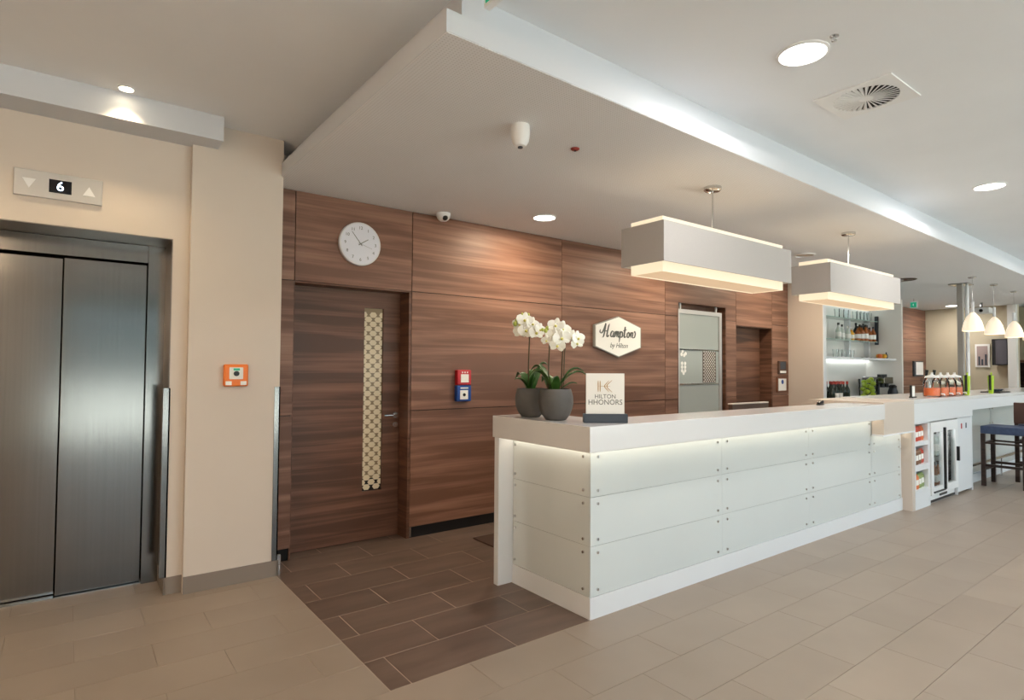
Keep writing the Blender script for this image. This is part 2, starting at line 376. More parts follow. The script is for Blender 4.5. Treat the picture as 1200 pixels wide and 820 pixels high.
# orange call point on the pier
t = thing('emergency_call_point', (.88, 4.182, 1.29), 'orange emergency call point on the beige pier', 'call point')
build(MB().box(.807, .955, 4.145, 4.182, 1.288, 1.432), 'housing', 'orange', t, bevel=.01)
build(MB().box(.838, .922, 4.139, 4.147, 1.335, 1.412), 'face_plate', 'paper', t, bevel=.004)
build(MB().cyl((.88, 4.141, 1.372), (.88, 4.131, 1.372), .017), 'button', 'black', t)
build(MB().box(.862, .90, 4.136, 4.141, 1.392, 1.406), 'green_label', 'green', t)
for x in (.835, .925): build(MB().box(x-.018, x+.018, 4.141, 4.147, 1.297, 1.322), 'lens', 'paper', t)

# ------------------------------------------------------------------ wood wall
wb = struct('wall_back', (1.165, YW, 0), 'walnut panelled wall behind the reception desk')
yb0, yb1 = YW+.02, 5.0
mb = MB()
for a, b, z0, z1 in ((1.165, 1.33, 0, ZC), (1.33, 2.29, 2.055, ZC), (2.29, 5.857, 0, ZC), (5.857, 6.869, 2.24, ZC), (6.869, 7.10, 0, ZC), (7.10, 8.006, 2.01, ZC), (8.006, 8.449, 0, ZC)):
    mb.box(a, b, yb0, yb1, z0, z1)
build(mb, 'backing', 'black_gap', wb)
G = .003
def panel(a, b, z0, z1): build(MB().box(a+G, b-G, YW, YW+.02, z0+G, z1-G), 'wood_panel', 'wood', wb)
Z1, Z2 = 1.058, 2.058
for a, b in ((1.165, 1.33), (2.297, 3.984), (3.984, 5.623), (8.006, 8.449)):
    for z0, z1 in ((.09, Z1), (Z1, Z2), (Z2, ZC)): panel(a, b, z0, z1)
panel(1.33, 2.297, Z2, ZC)
for a, b in ((5.623, 5.857), (6.869, 7.098)):
    for z0, z1 in ((.09, Z1), (Z1, Z2)): panel(a, b, z0, z1)
build(MB().prism([(5.626, Z2+G), (5.854, Z2+G), (5.854, 2.237), (6.872, 2.237), (6.872, Z2+G), (7.095, Z2+G), (7.095, ZC-G), (5.626, ZC-G)], 'y', YW, YW+.02), 'wood_panel', 'wood', wb)
panel(7.098, 8.006, 2.01, ZC)
tag(build(MB().box(2.297, 5.857, YW+.012, YW+.02, 0, .088).box(6.869, 7.098, YW+.012, YW+.02, 0, .088).box(8.006, 8.449, YW+.012, YW+.02, 0, .088), 'baseboard_back', 'black'), 'black recessed skirting under the wood panels', kind='structure')
# door 2: timber door with a patterned glass strip
YL = 4.60
d2 = struct('door_2', (1.33, YL, 0), 'dark walnut door with narrow patterned glass strip')
gx0, gx1, gz0, gz1 = 1.948, 2.117, .40, 1.91
build(MB().box(1.334, gx0, YL, YL+.045, .006, 2.046).box(gx1, 2.272, YL, YL+.045, .006, 2.046).box(gx0, gx1, YL, YL+.045, .006, gz0).box(gx0, gx1, YL, YL+.045, gz1, 2.046), 'door_leaf', 'wood_door', d2)
build(MB().box(2.274, 2.297, YW+.002, YL+.05, 0, 2.055), 'jamb', 'wood_door', d2)
build(MB().box(1.322, 1.333, YW+.002, YL+.05, 0, 2.055), 'jamb', 'wood_door', d2)
build(MB().box(1.333, 2.297, YW+.002, YL+.05, 2.047, 2.056), 'head', 'wood_door', d2)
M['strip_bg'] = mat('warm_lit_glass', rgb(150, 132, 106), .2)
M['strip_hex'] = mat('cream_film', rgb(224, 208, 176), .35)
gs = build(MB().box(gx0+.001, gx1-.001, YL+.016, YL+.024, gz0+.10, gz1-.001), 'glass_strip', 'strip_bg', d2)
build(MB().box(gx0+.001, gx1-.001, YL+.016, YL+.024, gz0+.001, gz0+.10), 'glass_foot', 'black_gap', d2)
hexm = None; row = 0; z = gz0+.03
while z < gz1-.02:                                         # cream hexagon film, one piece each
    for cx in ((gx0+.042, gx0+.127) if row % 2 == 0 else (gx0+.0845,)):
        h = MB().prism([(cx-.033, z), (cx-.017, z+.0225), (cx+.017, z+.0225), (cx+.033, z), (cx+.017, z-.0225), (cx-.017, z-.0225)], 'y', YL+.0145, YL+.016)
        build(h, 'film_hexagon', 'strip_hex', gs)
    if row % 2:
        for a, b in ((gx0+.002, gx0+.034), (gx1-.034, gx1-.002)):
            s = 1 if a < 2 else -1; e0 = a if s > 0 else b
            build(MB().prism([(e0, z-.0225), (e0, z+.0225), (e0+s*.017, z+.0225), (e0+s*.031, z), (e0+s*.017, z-.0225)], 'y', YL+.0145, YL+.016), 'film_hexagon', 'strip_hex', gs)
    z += .0385; row += 1
hd = build(MB().cyl((2.232, YL, 1.015), (2.232, YL-.012, 1.015), .026), 'handle_rose', 'chrome', d2, smooth=True)
build(MB().tube([(2.232, YL-.01, 1.015), (2.232, YL-.05, 1.015), (2.215, YL-.055, 1.016), (2.11, YL-.055, 1.018)], .0095), 'door_handle', 'chrome', d2, smooth=True)
build(MB().cyl((2.232, YL, .935), (2.232, YL-.01, .935), .024), 'lock_rose', 'chrome', d2, smooth=True)
t = build(MB().box(1.185, 1.255, 4.39, 4.43, .0, .075), 'door_stop', 'chrome', None, (1.22, 4.41, 0)); t.modifiers.new('bevel', 'BEVEL').width = .006
tag(t, 'small chrome door stop on floor beside the wooden door', 'door stop')
build(MB().box(2.297, 2.312, YW-.004, YW+.012, .012, .088), 'skirting_end_cap', 'chrome', d2)
# door 3: sliding frosted glass door in a silver frame
d3 = struct('door_3', (5.86, YW, 0), 'frosted glass sliding door in a silver frame')
yg = YW+.03
build(MB().box(5.857, 5.872, YW, 4.62, 0, 2.24).box(6.854, 6.869, YW, 4.62, 0, 2.24).box(5.857, 6.869, YW, 4.62, 2.226, 2.24), 'door_lining', 'wood_door', d3)
build(MB().box(5.872, 6.854, 4.58, 4.60, 2.13, 2.226), 'top_panel', 'wood_door', d3)
fr = build(MB().box(5.885, 5.935, yg, yg+.045, .01, 2.155).box(6.765, 6.82, yg, yg+.045, .01, 2.155).box(5.935, 6.765, yg, yg+.045, 2.105, 2.155).box(5.935, 6.765, yg, yg+.045, .01, .07), 'door_frame', 'silver', d3)
build(MB().box(5.935, 6.765, yg+.015, yg+.03, .07, 2.105), 'glass_pane', 'frost', d3)
for x in (5.955, 6.70): build(MB().box(x, x+.025, yg+.01, yg+.03, 2.155, 2.226), 'hanger', 'silver', d3)
for z in (1.235, 1.662): build(MB().box(5.945, 6.755, yg+.006, yg+.0145, z-.008, z+.008), 'rail', 'chrome', d3)
fm = MB(); row = 0; z = 1.265                            # brown film pattern: fine mesh of diamonds
build(MB().box(6.42, 6.70, yg+.012, yg+.0148, 1.25, 1.65), 'film_ground', mat('film_brown', rgb(92, 76, 68), .4), d3)
while z < 1.645:
    x = 6.445+(.023 if row % 2 else 0)
    while x < 6.69:
        fm.prism([(x-.012, z), (x, z+.0095), (x+.012, z), (x, z-.0095)], 'y', yg+.0105, yg+.012); x += .046
    z += .021; row += 1
tag(build(fm, 'film_pattern', 'paper', d3), kind='stuff')
def hexa(cx, cz, r): return [(cx+r*math.cos(PI/6+i*PI/3), cz+r*math.sin(PI/6+i*PI/3)) for i in range(6)]
for cx, cz in ((6.01, 1.64), (6.07, 1.61), (6.04, 1.59), (5.99, 1.60), (6.0, 1.49), (6.06, 1.49), (6.0, 1.445), (6.06, 1.445), (6.0, 1.40), (6.06, 1.40), (6.03, 1.37)):
    build(MB().prism(hexa(cx, cz, .024), 'y', yg+.012, yg+.0148), 'film_hexagon', 'paper', d3)
# door 4: recessed walnut door
d4 = struct('door_4', (7.1, 4.66, 0), 'recessed dark walnut door at the end of the wood wall')
build(MB().box(7.104, 7.985, 4.62, 4.665, .006, 2.0), 'door_leaf', 'wood_door', d4)
build(MB().box(7.988, 8.006, YW+.002, 4.67, 0, 2.01), 'jamb', 'wood_door', d4)
build(MB().box(7.098, 7.104, YW+.002, 4.67, 0, 2.01), 'jamb', 'wood_door', d4)
build(MB().box(7.104, 7.988, YW+.002, 4.67, 2.001, 2.01), 'head', 'wood_door', d4)

build(MB().box(1.165, 11.2, YW+.02, 4.6, ZC+.093, ZM).box(X0, 11.3, 5.0, 5.1, 0, ZM), 'wall_rear', 'white_wall'); tag(bpy.data.objects['wall_rear'], 'plain wall closing the space behind the panelling', kind='structure')
# things on the wood wall
t = thing('wall_clock', (1.82, YW, 2.22), 'round white wall clock above the wooden door', 'clock')
cc = (1.824, 2.391)
def disc(r0, r1, y0, y1, c=cc, n=40): return MB().cyl((c[0], y0, c[1]), (c[0], y1, c[1]), r0, r1, n)
build(disc(.172, .172, YW, YW-.035), 'clock_case', 'clock_rim', t, smooth=True, bevel=.006)
build(disc(.158, .158, YW-.0352, YW-.037), 'clock_face', 'clock_face', t)
for i in range(1, 13):
    a = i*PI/6
    text(str(i), .034, 'grey_txt', 'numeral', t, (cc[0]+.125*math.sin(a), YW-.0375, cc[1]+.125*math.cos(a)), FACE_Y, .0005)
def hand(a, L, w, nm):
    d = Vector((math.sin(a), math.cos(a))); n = Vector((d.y, -d.x)); c = Vector(cc)
    p = [c-d*.02-n*w, c-d*.02+n*w, c+d*L+n*w*.6, c+d*L-n*w*.6]
    build(MB().prism([tuple(q) for q in p], 'y', YW-.0405, YW-.039), nm, 'grey_txt', t)
hand(2*PI*53.5/60, .115, .0028, 'minute_hand'); hand(2*PI*1.9/12, .075, .0035, 'hour_hand'); hand(2*PI*18/60, .10, .001, 'second_hand')

t = thing('dome_camera', (2.53, 4.33, ZC-.07), 'small white dome camera where wood wall meets ceiling', 'camera')
build(MB().lathe([(.062, 0), (.062, -.012), (.058, -.03), (.048, -.05), (.03, -.064), (.001, -.068)], (2.53, 4.33, ZC)), 'camera_dome', 'offwhite', t, smooth=True)
build(MB().ball((2.525, 4.295, ZC-.042), .026), 'camera_lens', 'black', t, smooth=True)

t = thing('fire_alarm_button', (2.79, YW, 1.265), 'red fire alarm button box directly above a blue one', 'alarm button')
build(MB().box(2.725, 2.868, YW-.05, YW, 1.268, 1.40), 'housing', 'red', t, bevel=.008)
build(MB().box(2.758, 2.838, YW-.054, YW-.048, 1.29, 1.362), 'press_plate', 'paper', t)
for x in (2.775, 2.80, 2.825): build(MB().box(x-.006, x+.006, YW-.053, YW-.048, 1.372, 1.385), 'label_mark', 'paper', t)
t = thing('smoke_vent_button', (2.79, YW, 1.12), 'blue alarm button box directly below a red one', 'alarm button')
build(MB().box(2.722, 2.870, YW-.05, YW, 1.123, 1.264), 'housing', 'blue', t, bevel=.008)
build(MB().box(2.752, 2.832, YW-.054, YW-.048, 1.142, 1.222), 'press_plate', 'paper', t)
build(MB().cyl((2.792, YW-.058, 1.182), (2.792, YW-.053, 1.182), .014), 'button', 'black', t)
build(MB().box(2.755, 2.835, YW-.053, YW-.048, 1.236, 1.246), 'label_mark', 'paper', t)

# hexagon logo sign with script lettering
t = thing('logo_sign', (4.785, YW, 1.545), 'white hexagonal sign with grey script lettering on wood wall', 'sign')
def hexs(cx, cz, w, h, q): return [(cx, cz+h), (cx+w, cz+q), (cx+w, cz-q), (cx, cz-h), (cx-w, cz-q), (cx-w, cz+q)]
hx, hz = 4.787, 1.768
build(MB().prism(hexs(hx, hz, .365, .223, .115), 'y', YW-.035, YW-.004), 'sign_board', mat('sign_edge', rgb(150, 148, 142), .5), t)
build(MB().prism(hexs(hx, hz, .352, .214, .109), 'y', YW-.038, YW-.035), 'sign_face', 'paper', t)
def catmull(P, n=7):
    out = []
    P = [Vector(p) for p in P]; Q = [P[0]*2-P[1]]+P+[P[-1]*2-P[-2]]
    for i in range(1, len(Q)-2):
        for k in range(n):
            u = k/n; a, b, c, d = Q[i-1], Q[i], Q[i+1], Q[i+2]
            out.append(.5*((2*b)+(c-a)*u+(2*a-5*b+4*c-d)*u*u+(3*b-a-3*c+d)*u**3))
    return out+[P[-1]]
def ribbon(mb, P, y0, y1, w=.012):
    C = catmull(P); L = []; R = []
    for i, p in enumerate(C):
        d = (C[min(i+1,len(C)-1)]-C[max(i-1,0)]).normalized(); n = Vector((-d.y, d.x))
        q = w*(.45+.75*abs(d.y))*min(1, .35+4*min(i, len(C)-1-i)/len(C))
        L.append(p+n*q); R.append(p-n*q)
    n = len(C); vs = [(p.x,y0,p.y) for p in L]+[(p.x,y0,p.y) for p in R]+[(p.x,y1,p.y) for p in L]+[(p.x,y1,p.y) for p in R]
    fs = []
    for i in range(n-1):
        fs += [(i,i+1,n+i+1,n+i),(2*n+i,3*n+i,3*n+i+1,2*n+i+1),(i,2*n+i,2*n+i+1,i+1),(n+i,n+i+1,3*n+i+1,3*n+i)]
    fs += [(0,n,3*n,2*n),(n-1,3*n-1,4*n-1,2*n-1)]
    mb.add(vs, fs)
SC = {'H': [[(-.25,.62),(-.32,.42),(-.12,.30),(.12,.55),(.38,1.05),(.42,1.15),(.30,.55),(.12,.0),(-.05,-.08)], [(.92,1.18),(.78,.92),(.60,.30),(.58,.02),(.72,.02),(.84,.18)], [(.16,.52),(.45,.50),(.78,.60)]],
      'a': [[(.48,.46),(.30,.52),(.12,.32),(.10,.08),(.22,.0),(.38,.14),(.50,.48)], [(.50,.50),(.42,.14),(.48,.0),(.60,.12)]],
      'm': [[(.0,.12),(.12,.50),(.06,.0)], [(.08,.20),(.24,.50),(.32,.44),(.26,.0)], [(.28,.20),(.44,.50),(.53,.42),(.46,.08),(.54,.0),(.66,.14)]],
      'p': [[(.0,.12),(.12,.52),(-.06,-.48)], [(.06,.26),(.24,.52),(.40,.40),(.36,.10),(.20,.0),(.08,.08)], [(.36,.10),(.50,.14)]],
      't': [[(.0,.12),(.22,.98),(.08,.12),(.16,.0),(.30,.12)], [(-.06,.62),(.16,.66),(.42,.72)]],
      'o': [[(.30,.50),(.12,.40),(.08,.12),(.20,.0),(.36,.14),(.38,.40),(.28,.50),(.34,.40),(.54,.42)]],
      'n': [[(.0,.12),(.12,.50),(.06,.0)], [(.08,.20),(.26,.50),(.36,.40),(.30,.08),(.40,.0),(.60,.10),(.70,.42),(.60,.62),(.52,.50)]]}
ADV = {'H': .98, 'a': .60, 'm': .66, 'p': .56, 't': .38, 'o': .52, 'n': .7}
mb = MB(); cx = 0.; tot = sum(ADV[c] for c in 'Hampton')
sc_ = .118; ox = hx-.015-tot*sc_/2+.02
for ch in 'Hampton':
    for st in SC[ch]: ribbon(mb, [(ox+(cx+x)*sc_, hz-.005+z*sc_) for x, z in st], YW-.0405, YW-.038, .0084)
    cx += ADV[ch]
build(mb, 'script_lettering', 'grey_txt', t)
text('by Hilton', .075, 'grey_txt', 'small_lettering', t, (hx, YW-.0385, hz-.098), FACE_Y, .001, shear=.3)

t = thing('wall_terminal', (8.24, YW, 1.36), 'small dark control terminal above framed notice on wood wall', 'terminal')
build(MB().box(8.14, 8.34, YW-.03, YW, 1.36, 1.545), 'terminal_body', mat('brown_case', rgb(84, 62, 52), .5), t, bevel=.005)
build(MB().box(8.17, 8.31, YW-.033, YW-.029, 1.43, 1.53), 'terminal_screen', 'slate', t)
build(MB().box(8.16, 8.32, YW-.034, YW-.029, 1.372, 1.405), 'button_row', 'paper', t)
t = thing('framed_notice', (8.235, YW, 1.10), 'framed white notice with blue round emblem below the terminal', 'notice')
build(MB().box(8.105, 8.37, YW-.02, YW, 1.10, 1.312), 'frame', mat('brown_frame', rgb(120, 74, 50), .5), t)
build(MB().box(8.13, 8.345, YW-.022, YW-.019, 1.12, 1.292), 'sheet', 'paper', t)
build(MB().cyl((8.237, YW-.0215, 1.245), (8.237, YW-.0235, 1.245), .032, n=20), 'emblem', 'blue', t)

# ------------------------------------------------------------------ reception desk
XD, YD = 2.389, 2.412
desk = thing('reception_desk', (4.2, 2.8, 0), 'long white reception desk clad in pale glass panels', 'reception desk')
build(MB().box(XD+.006, 6.83, YD+.006, 2.60, .12, .955).box(XD+.006, 2.60, YD+.006, 3.14, .12, .955), 'desk_body', 'white', desk)
build(MB().prism([(XD-.004, YD-.004), (6.83, YD-.004), (6.83, 2.60), (2.60, 2.60), (2.60, 3.14), (XD-.004, 3.14)], 'z', 0, .122), 'plinth', 'white', desk)
build(MB().prism([(2.262, 2.287), (6.10, 2.287), (6.10, 2.64), (2.68, 2.64), (2.68, 3.20), (2.262, 3.20)], 'z', .962, 1.104), 'countertop', 'white_top', desk, bevel=.003)
build(MB().box(2.272, XD+.013, 3.141, 3.19, 0, .962), 'end_panel', 'white', desk, bevel=.002)
build(MB().box(2.60, 6.0, 2.60, 3.02, .70, .74), 'staff_worktop', 'white_top', desk)
build(MB().box(2.36, 6.09, 2.355, 2.372, .955, .962).box(2.343, 2.36, 2.355, 3.13, .955, .962), 'led_strip', 'led', desk)
rows = ((.125, .4065), (.4085, .6845), (.6865, .952)); cols = (XD, 3.672, 4.906, 6.106, 6.80)
for i in range(4):
    for z0, z1 in rows:
        a, b = cols[i]+.001, cols[i+1]-.001
        p = build(MB().box(a, b, YD, YD+.0055, z0, z1), 'glass_panel', 'glass_white', desk)
        for x in (a+.055, b-.055):
            for z in (z0+.035, z1-.038): build(MB().cyl((x, YD, z), (x, YD-.008, z), .0085, n=10), 'panel_bolt', 'chrome', p)
for z0, z1 in rows:
    p = build(MB().box(XD, XD+.0055, YD+.006, 3.138, z0, z1), 'glass_panel', 'glass_white', desk)
    for y in (YD+.055, 3.11):
        for z in (z0+.035, z1-.038): build(MB().cyl((XD, y, z), (XD-.008, y, z), .0085, n=10), 'panel_bolt', 'chrome', p)

# card stand on the desk (faces the visitor)
t = thing('card_stand', (2.52, 2.425, 1.104), 'upright white card in slate holder on the desk', 'card stand', local=True, rz=-yaw)
build(MB().box(-.128, .128, -.032, .032, 0, .052), 'holder', 'slate', t, bevel=.003)
build(MB().box(-.112, .112, -.006, .006, .045, .288), 'card', 'paper', t)
text('HILTON', .034, 'grey_txt', 'lettering', t, (0, -.0065, .152), FACE_Y, .0004)
text('HHONORS', .043, 'grey_txt', 'lettering', t, (0, -.0065, .118), FACE_Y, .0004, sx=.95)
lg = MB()
for p in ([(-.042,.245),(-.042,.180)], [(-.030,.245),(-.030,.180)], [(-.042,.213),(.0,.213),(.03,.213)], [(.040,.248),(.014,.224),(.010,.213),(.014,.202),(.040,.178)], [(.022,.246),(.0,.222),(-.004,.213),(.0,.204),(.022,.180)]):
    ribbon(lg, p, -.0075, -.006, .0022)
build(lg, 'emblem', 'gold_txt', t)

# orchids
def leafmesh(mb, base, ang, L, w, rise, droop, n=9):
    """arched strap leaf with a keel, real thickness"""
    d = Vector((math.cos(ang), math.sin(ang), 0)); s = Vector((-d.y, d.x, 0)); rows_ = []
    for i in range(n+1):
        u = i/n; p = Vector(base)+d*(L*u)+Vector((0, 0, rise*math.sin(u*PI*.62)-droop*u*u))
        ww = w*math.sin(PI*min(1, .14+.86*u)**.8)*.5+.002; rows_.append((p-s*ww+Vector((0,0,.35*ww)), p, p+s*ww+Vector((0,0,.35*ww))))
    vs = []; fs = []; th = Vector((0,0,.004))
    for r in rows_: vs += list(r)+[q-th for q in r]
    for i in range(n):
        a, b = 6*i, 6*i+6
        for k in (0, 1): fs += [(a+k, a+k+1, b+k+1, b+k), (a+3+k, b+3+k, b+4+k, a+4+k)]
        fs += [(a, b, b+3, a+3), (a+2, a+5, b+5, b+2)]
    fs += [(0,3,4,1), (1,4,5,2), (6*n,6*n+1,6*n+4,6*n+3), (6*n+1,6*n+2,6*n+5,6*n+4)]
    mb.add(vs, fs)
def petal_ring(fr, specs):
    """petals of one flower as a small mesh: fr = Matrix (flower frame, z = facing)"""
    mb = MB()
    for ang, L, w, cup in specs:
        d = Vector((math.cos(ang), math.sin(ang), 0)); s = Vector((-d.y, d.x, 0)); rr = []; N = 5
        for i in range(N+1):
            u = i/N; ww = w*math.sin(PI*(.12+.80*u))**.75*.5; p = d*(L*u)+Vector((0,0,cup*L*u*u))
            rr.append((p-s*ww-Vector((0,0,.1*ww)), p+Vector((0,0,.003)), p+s*ww-Vector((0,0,.1*ww))))
        vs = []; fs = []
        for r in rr: vs += [fr@q for q in r]+[fr@(q-Vector((0,0,.0025))) for q in r]
        for i in range(N):
            a, b = 6*i, 6*i+6
            for k in (0,1): fs += [(a+k,a+k+1,b+k+1,b+k),(a+3+k,b+3+k,b+4+k,a+4+k)]
            fs += [(a,b,b+3,a+3),(a+2,a+5,b+5,b+2)]
        fs += [(6*N,6*N+1,6*N+4,6*N+3),(6*N+1,6*N+2,6*N+5,6*N+4)]
        mb.add(vs, fs)
    return mb
def flower(t, c, face, size):
    z = Vector(face).normalized(); x = Vector((0,0,1)).cross(z).normalized(); y = z.cross(x)
    fr = Matrix(((x.x,y.x,z.x,c[0]),(x.y,y.y,z.y,c[1]),(x.z,y.z,z.z,c[2]),(0,0,0,1)))
    j = random.uniform(-.25, .25); s = size
    f = build(petal_ring(fr, [(PI/2+j, s*.95, s*.7, .1), (PI/2+2.2+j, s*.9, s*.6, .1), (PI/2-2.2+j, s*.9, s*.6, .1), (.15+j, s, s*1.15, .18), (PI-.15+j, s, s*1.15, .18)]), 'flower', 'petal', t, smooth=True)
    lp = MB(); lp.ball((0,0,0), s*.17, 8, 1.2, 5); lp.v = [tuple(fr@(Vector(v)+Vector((0,-s*.1,s*.14)))) for v in lp.v]
    build(lp, 'flower_lip', 'petal_c', f, smooth=True)
def orchid(loc, label, rad, H, stems, leaves, flowers, buds):
    t = thing('potted_orchid', loc, label, 'plant', 'potted orchids on the desk', local=True, rz=-yaw)
    k = rad
    build(MB().lathe([(.50*k,0),(.58*k,.01*H),(.80*k,.17*H),(.95*k,.38*H),(k,.58*H),(.98*k,.76*H),(.90*k,.94*H),(.86*k,H),(.80*k,H),(.86*k,.8*H),(.82*k,.78*H)], n=36), 'pot', 'pot', t, smooth=True)
    build(MB().cyl((0,0,.80*H),(0,0,.86*H), .82*k, .82*k, 24), 'soil', 'soil', t)
    for P, r in stems: build(MB().tube([tuple(p) for p in catmull(P, 5)], r, 7), 'stem', 'stem', t, smooth=True)
    for a in leaves:
        mb = MB(); leafmesh(mb, a[0], a[1], a[2], a[3]*1.35, a[4], a[5]); build(mb, 'leaf', 'leaf', t, smooth=True)
    for c, f, s in flowers: flower(t, c, f, s)
    for c, r in buds: build(MB().ball(c, r, 8, 1.3, 5), 'bud', 'bud', t, smooth=True)
    return t
# back orchid: local x = right, y = away from the viewer
st = [((-.012,.0,.15), (-.016,.0,.28), (-.014,.0,.42), (-.012,-.01,.52), (-.03,-.03,.60), (-.075,-.05,.63), (-.11,-.06,.60))]
fl = [((-.075,-.05,.60),(-.3,-1,.1),.05), ((-.045,-.06,.625),(.1,-1,.2),.055), ((-.035,-.06,.56),(.0,-1,-.1),.055), ((.005,-.05,.60),(.5,-1,.2),.05), ((.03,-.06,.545),(.4,-1,.0),.055), ((-.07,-.04,.55),(-.4,-1,.0),.05), ((.055,-.05,.565),(.7,-1,.1),.045), ((.0,-.055,.545),(.1,-1,.1),.05), ((-.03,-.02,.585),(-.2,1,.1),.05), ((.03,.0,.57),(.6,.5,.1),.05)]
orchid((2.413, 2.985, 1.104), 'white orchid with one tall bloom stem, behind the other', .103, .185, [(st[0], .0045)],
       [((-.01,.0,.17), .3, .13, .06, .17, .05), ((.0,.0,.17), -.8, .12, .065, .15, .02), ((-.01,.0,.17), 2.4, .12, .05, .14, .05), ((.0,.01,.17), 1.2, .14, .06, .16, .06), ((-.01,.0,.17), PI+.3, .10, .04, .08, .0), ((.0,.0,.17), -.2, .11, .07, .18, .0)],
       fl, [((-.105,-.06,.60), .013), ((-.095,-.055,.625), .012), ((-.06,-.05,.665), .008), ((-.02,-.04,.66), .010)])
stF = [((-.05,.01,.15), (-.045,.01,.26), (-.042,.01,.38), (-.04,0,.46), (-.045,-.02,.53), (-.06,-.04,.55)),
       ((.035,.0,.15), (.036,.0,.28), (.042,.0,.42), (.045,-.01,.50), (.02,-.03,.575), (.0,-.05,.585)),
       ((.045,.005,.15), (.05,.01,.28), (.055,.01,.42), (.065,.0,.50), (.095,-.02,.53), (.13,-.03,.51))]
flF = [((-.005,-.05,.575),(-.2,-1,.3),.052), ((.035,-.04,.555),(.3,-1,.2),.055), ((-.015,-.05,.52),(-.3,-1,.0),.055), ((.03,-.06,.50),(.1,-1,-.1),.058), ((.005,-.05,.455),(-.1,-1,-.2),.05), ((.095,-.04,.505),(.3,-1,.0),.048), ((.13,-.04,.50),(.6,-1,.1),.048), ((.125,-.04,.47),(.4,-1,-.2),.045), ((-.06,-.04,.485),(-.5,-1,-.2),.035), ((.04,-.01,.54),(.4,.9,.2),.05), ((.0,.0,.49),(-.5,.8,0),.05)]
orchid((2.397, 2.722, 1.104), 'white orchid with several bloom stems and long strap leaf, nearest card', .108, .19, [(stF[0], .004), (stF[1], .004), (stF[2], .0035)],
       [((.0,.0,.17), -.15, .17, .05, .16, .02), ((.0,.0,.17), .1, .19, .035, .14, .02), ((-.01,.0,.17), 2.7, .16, .05, .19, .05), ((-.02,.0,.17), 3.4, .15, .055, .16, .06), ((.02,.0,.17), -.1, .11, .03, .06, .0), ((-.02,.02,.17), 2.0, .14, .05, .12, .05), ((.0,-.02,.17), -1.9, .11, .045, .12, .05)],
       flF, [((-.065,-.04,.545), .013), ((-.055,-.04,.56), .012), ((-.085,-.04,.55), .009)])

t = thing('computer_monitor', (4.70, 2.86, .74), 'flat monitor top edge showing behind the desk counter', 'monitor')
build(MB().box(4.42, 4.98, 2.80, 2.84, .85, 1.128), 'screen_case', mat('monitor_brown', rgb(74, 56, 46), .4), t, bevel=.004)
build(MB().box(4.42, 4.98, 2.80, 2.845, 1.128, 1.136), 'top_edge', 'beige_lam_shade', t)  # beige strip stands in for a highlight along the top
build(MB().box(4.66, 4.74, 2.80, 2.83, .745, .85), 'neck', 'black', t)
build(MB().box(4.56, 4.84, 2.74, 2.94, .74, .752), 'foot', 'black', t)
t = thing('desk_stapler', (5.42, 2.56, 1.104), 'small black stapler on the far half of the counter', 'stapler')
build(MB().box(5.38, 5.47, 2.545, 2.575, 1.104, 1.114), 'stapler_base', 'black', t, bevel=.002)
build(MB().prism([(5.385, 1.116), (5.468, 1.118), (5.468, 1.142), (5.44, 1.146), (5.385, 1.128)], 'y', 2.548, 2.572), 'stapler_arm', 'black', t)
t = build(MB().box(2.72, 3.5, 3.78, 4.12, 0, .012), 'floor_mat', 'mat', None, (3.1, 3.95, 0), bevel=.004); tag(t, 'dark brown mat on brown tiles behind the desk', 'mat')

# ------------------------------------------------------------------ bar
bar = thing('bar_counter', (10, 2.6, 0), 'white bar counter continuing right of the reception desk', 'bar counter')
build(MB().box(6.105, 6.845, 2.30, 2.405, .815, 1.118).box(6.105, 6.845, 2.405, 3.0, 1.08, 1.118), 'beige_front', 'beige_lam_shade', bar)
build(MB().box(6.085, 6.845, 2.297, 2.405, .800, .815), 'edge_strip', 'white', bar)
build(MB().box(6.15, 6.82, 2.36, 2.375, .794, .800), 'led_strip', 'led', bar)
build(MB().box(6.845, 14.0, 2.30, 3.0, 1.085, 1.125), 'countertop', 'white_top', bar)
build(MB().box(6.845, 8.66, 2.302, 2.34, .885, 1.085).box(8.66, 14.0, 2.302, 2.34, .955, 1.085), 'fascia', 'white', bar)
build(MB().box(6.83, 6.90, 2.32, 2.90, 0, .885), 'side_panel', 'beige_lam_shade', bar)  # warm shade of this left-facing side put into its beige
build(MB().box(6.901, 6.925, 2.318, 2.75, .0, .885).box(7.262, 7.315, 2.318, 2.75, 0, .885), 'shelf_side', 'white', bar)
build(MB().box(6.925, 7.262, 2.68, 2.70, 0, .885), 'shelf_back', 'white', bar)
build(MB().box(6.925, 7.262, 2.318, 2.68, 0, .200), 'shelf_base', 'white', bar)
for z0, z1 in ((.39, .45), (.645, .69), (.868, .885)): build(MB().box(6.925, 7.262, 2.318, 2.68, z0, z1), 'shelf', 'white', bar)
p = build(MB().box(8.185, 8.655, 2.318, 2.34, .03, .88), 'cupboard_door', 'white', bar, bevel=.003)
for x in (8.30, 8.46): build(MB().box(x, x+.03, 2.314, 2.318, .75, .81), 'sticker', 'red' if x < 8.4 else 'slate', p)
build(MB().box(8.66, 8.70, 2.318, 2.95, 0, .955).box(8.172, 8.184, 2.32, 2.75, 0, .885), 'end_panel', 'white', bar)
build(MB().box(8.70, 14.0, 2.47, 2.60, .11, .955), 'bar_body', 'white', bar)
build(MB().box(8.70, 14.0, 2.455, 2.47, 0, .11), 'plinth', 'white', bar)
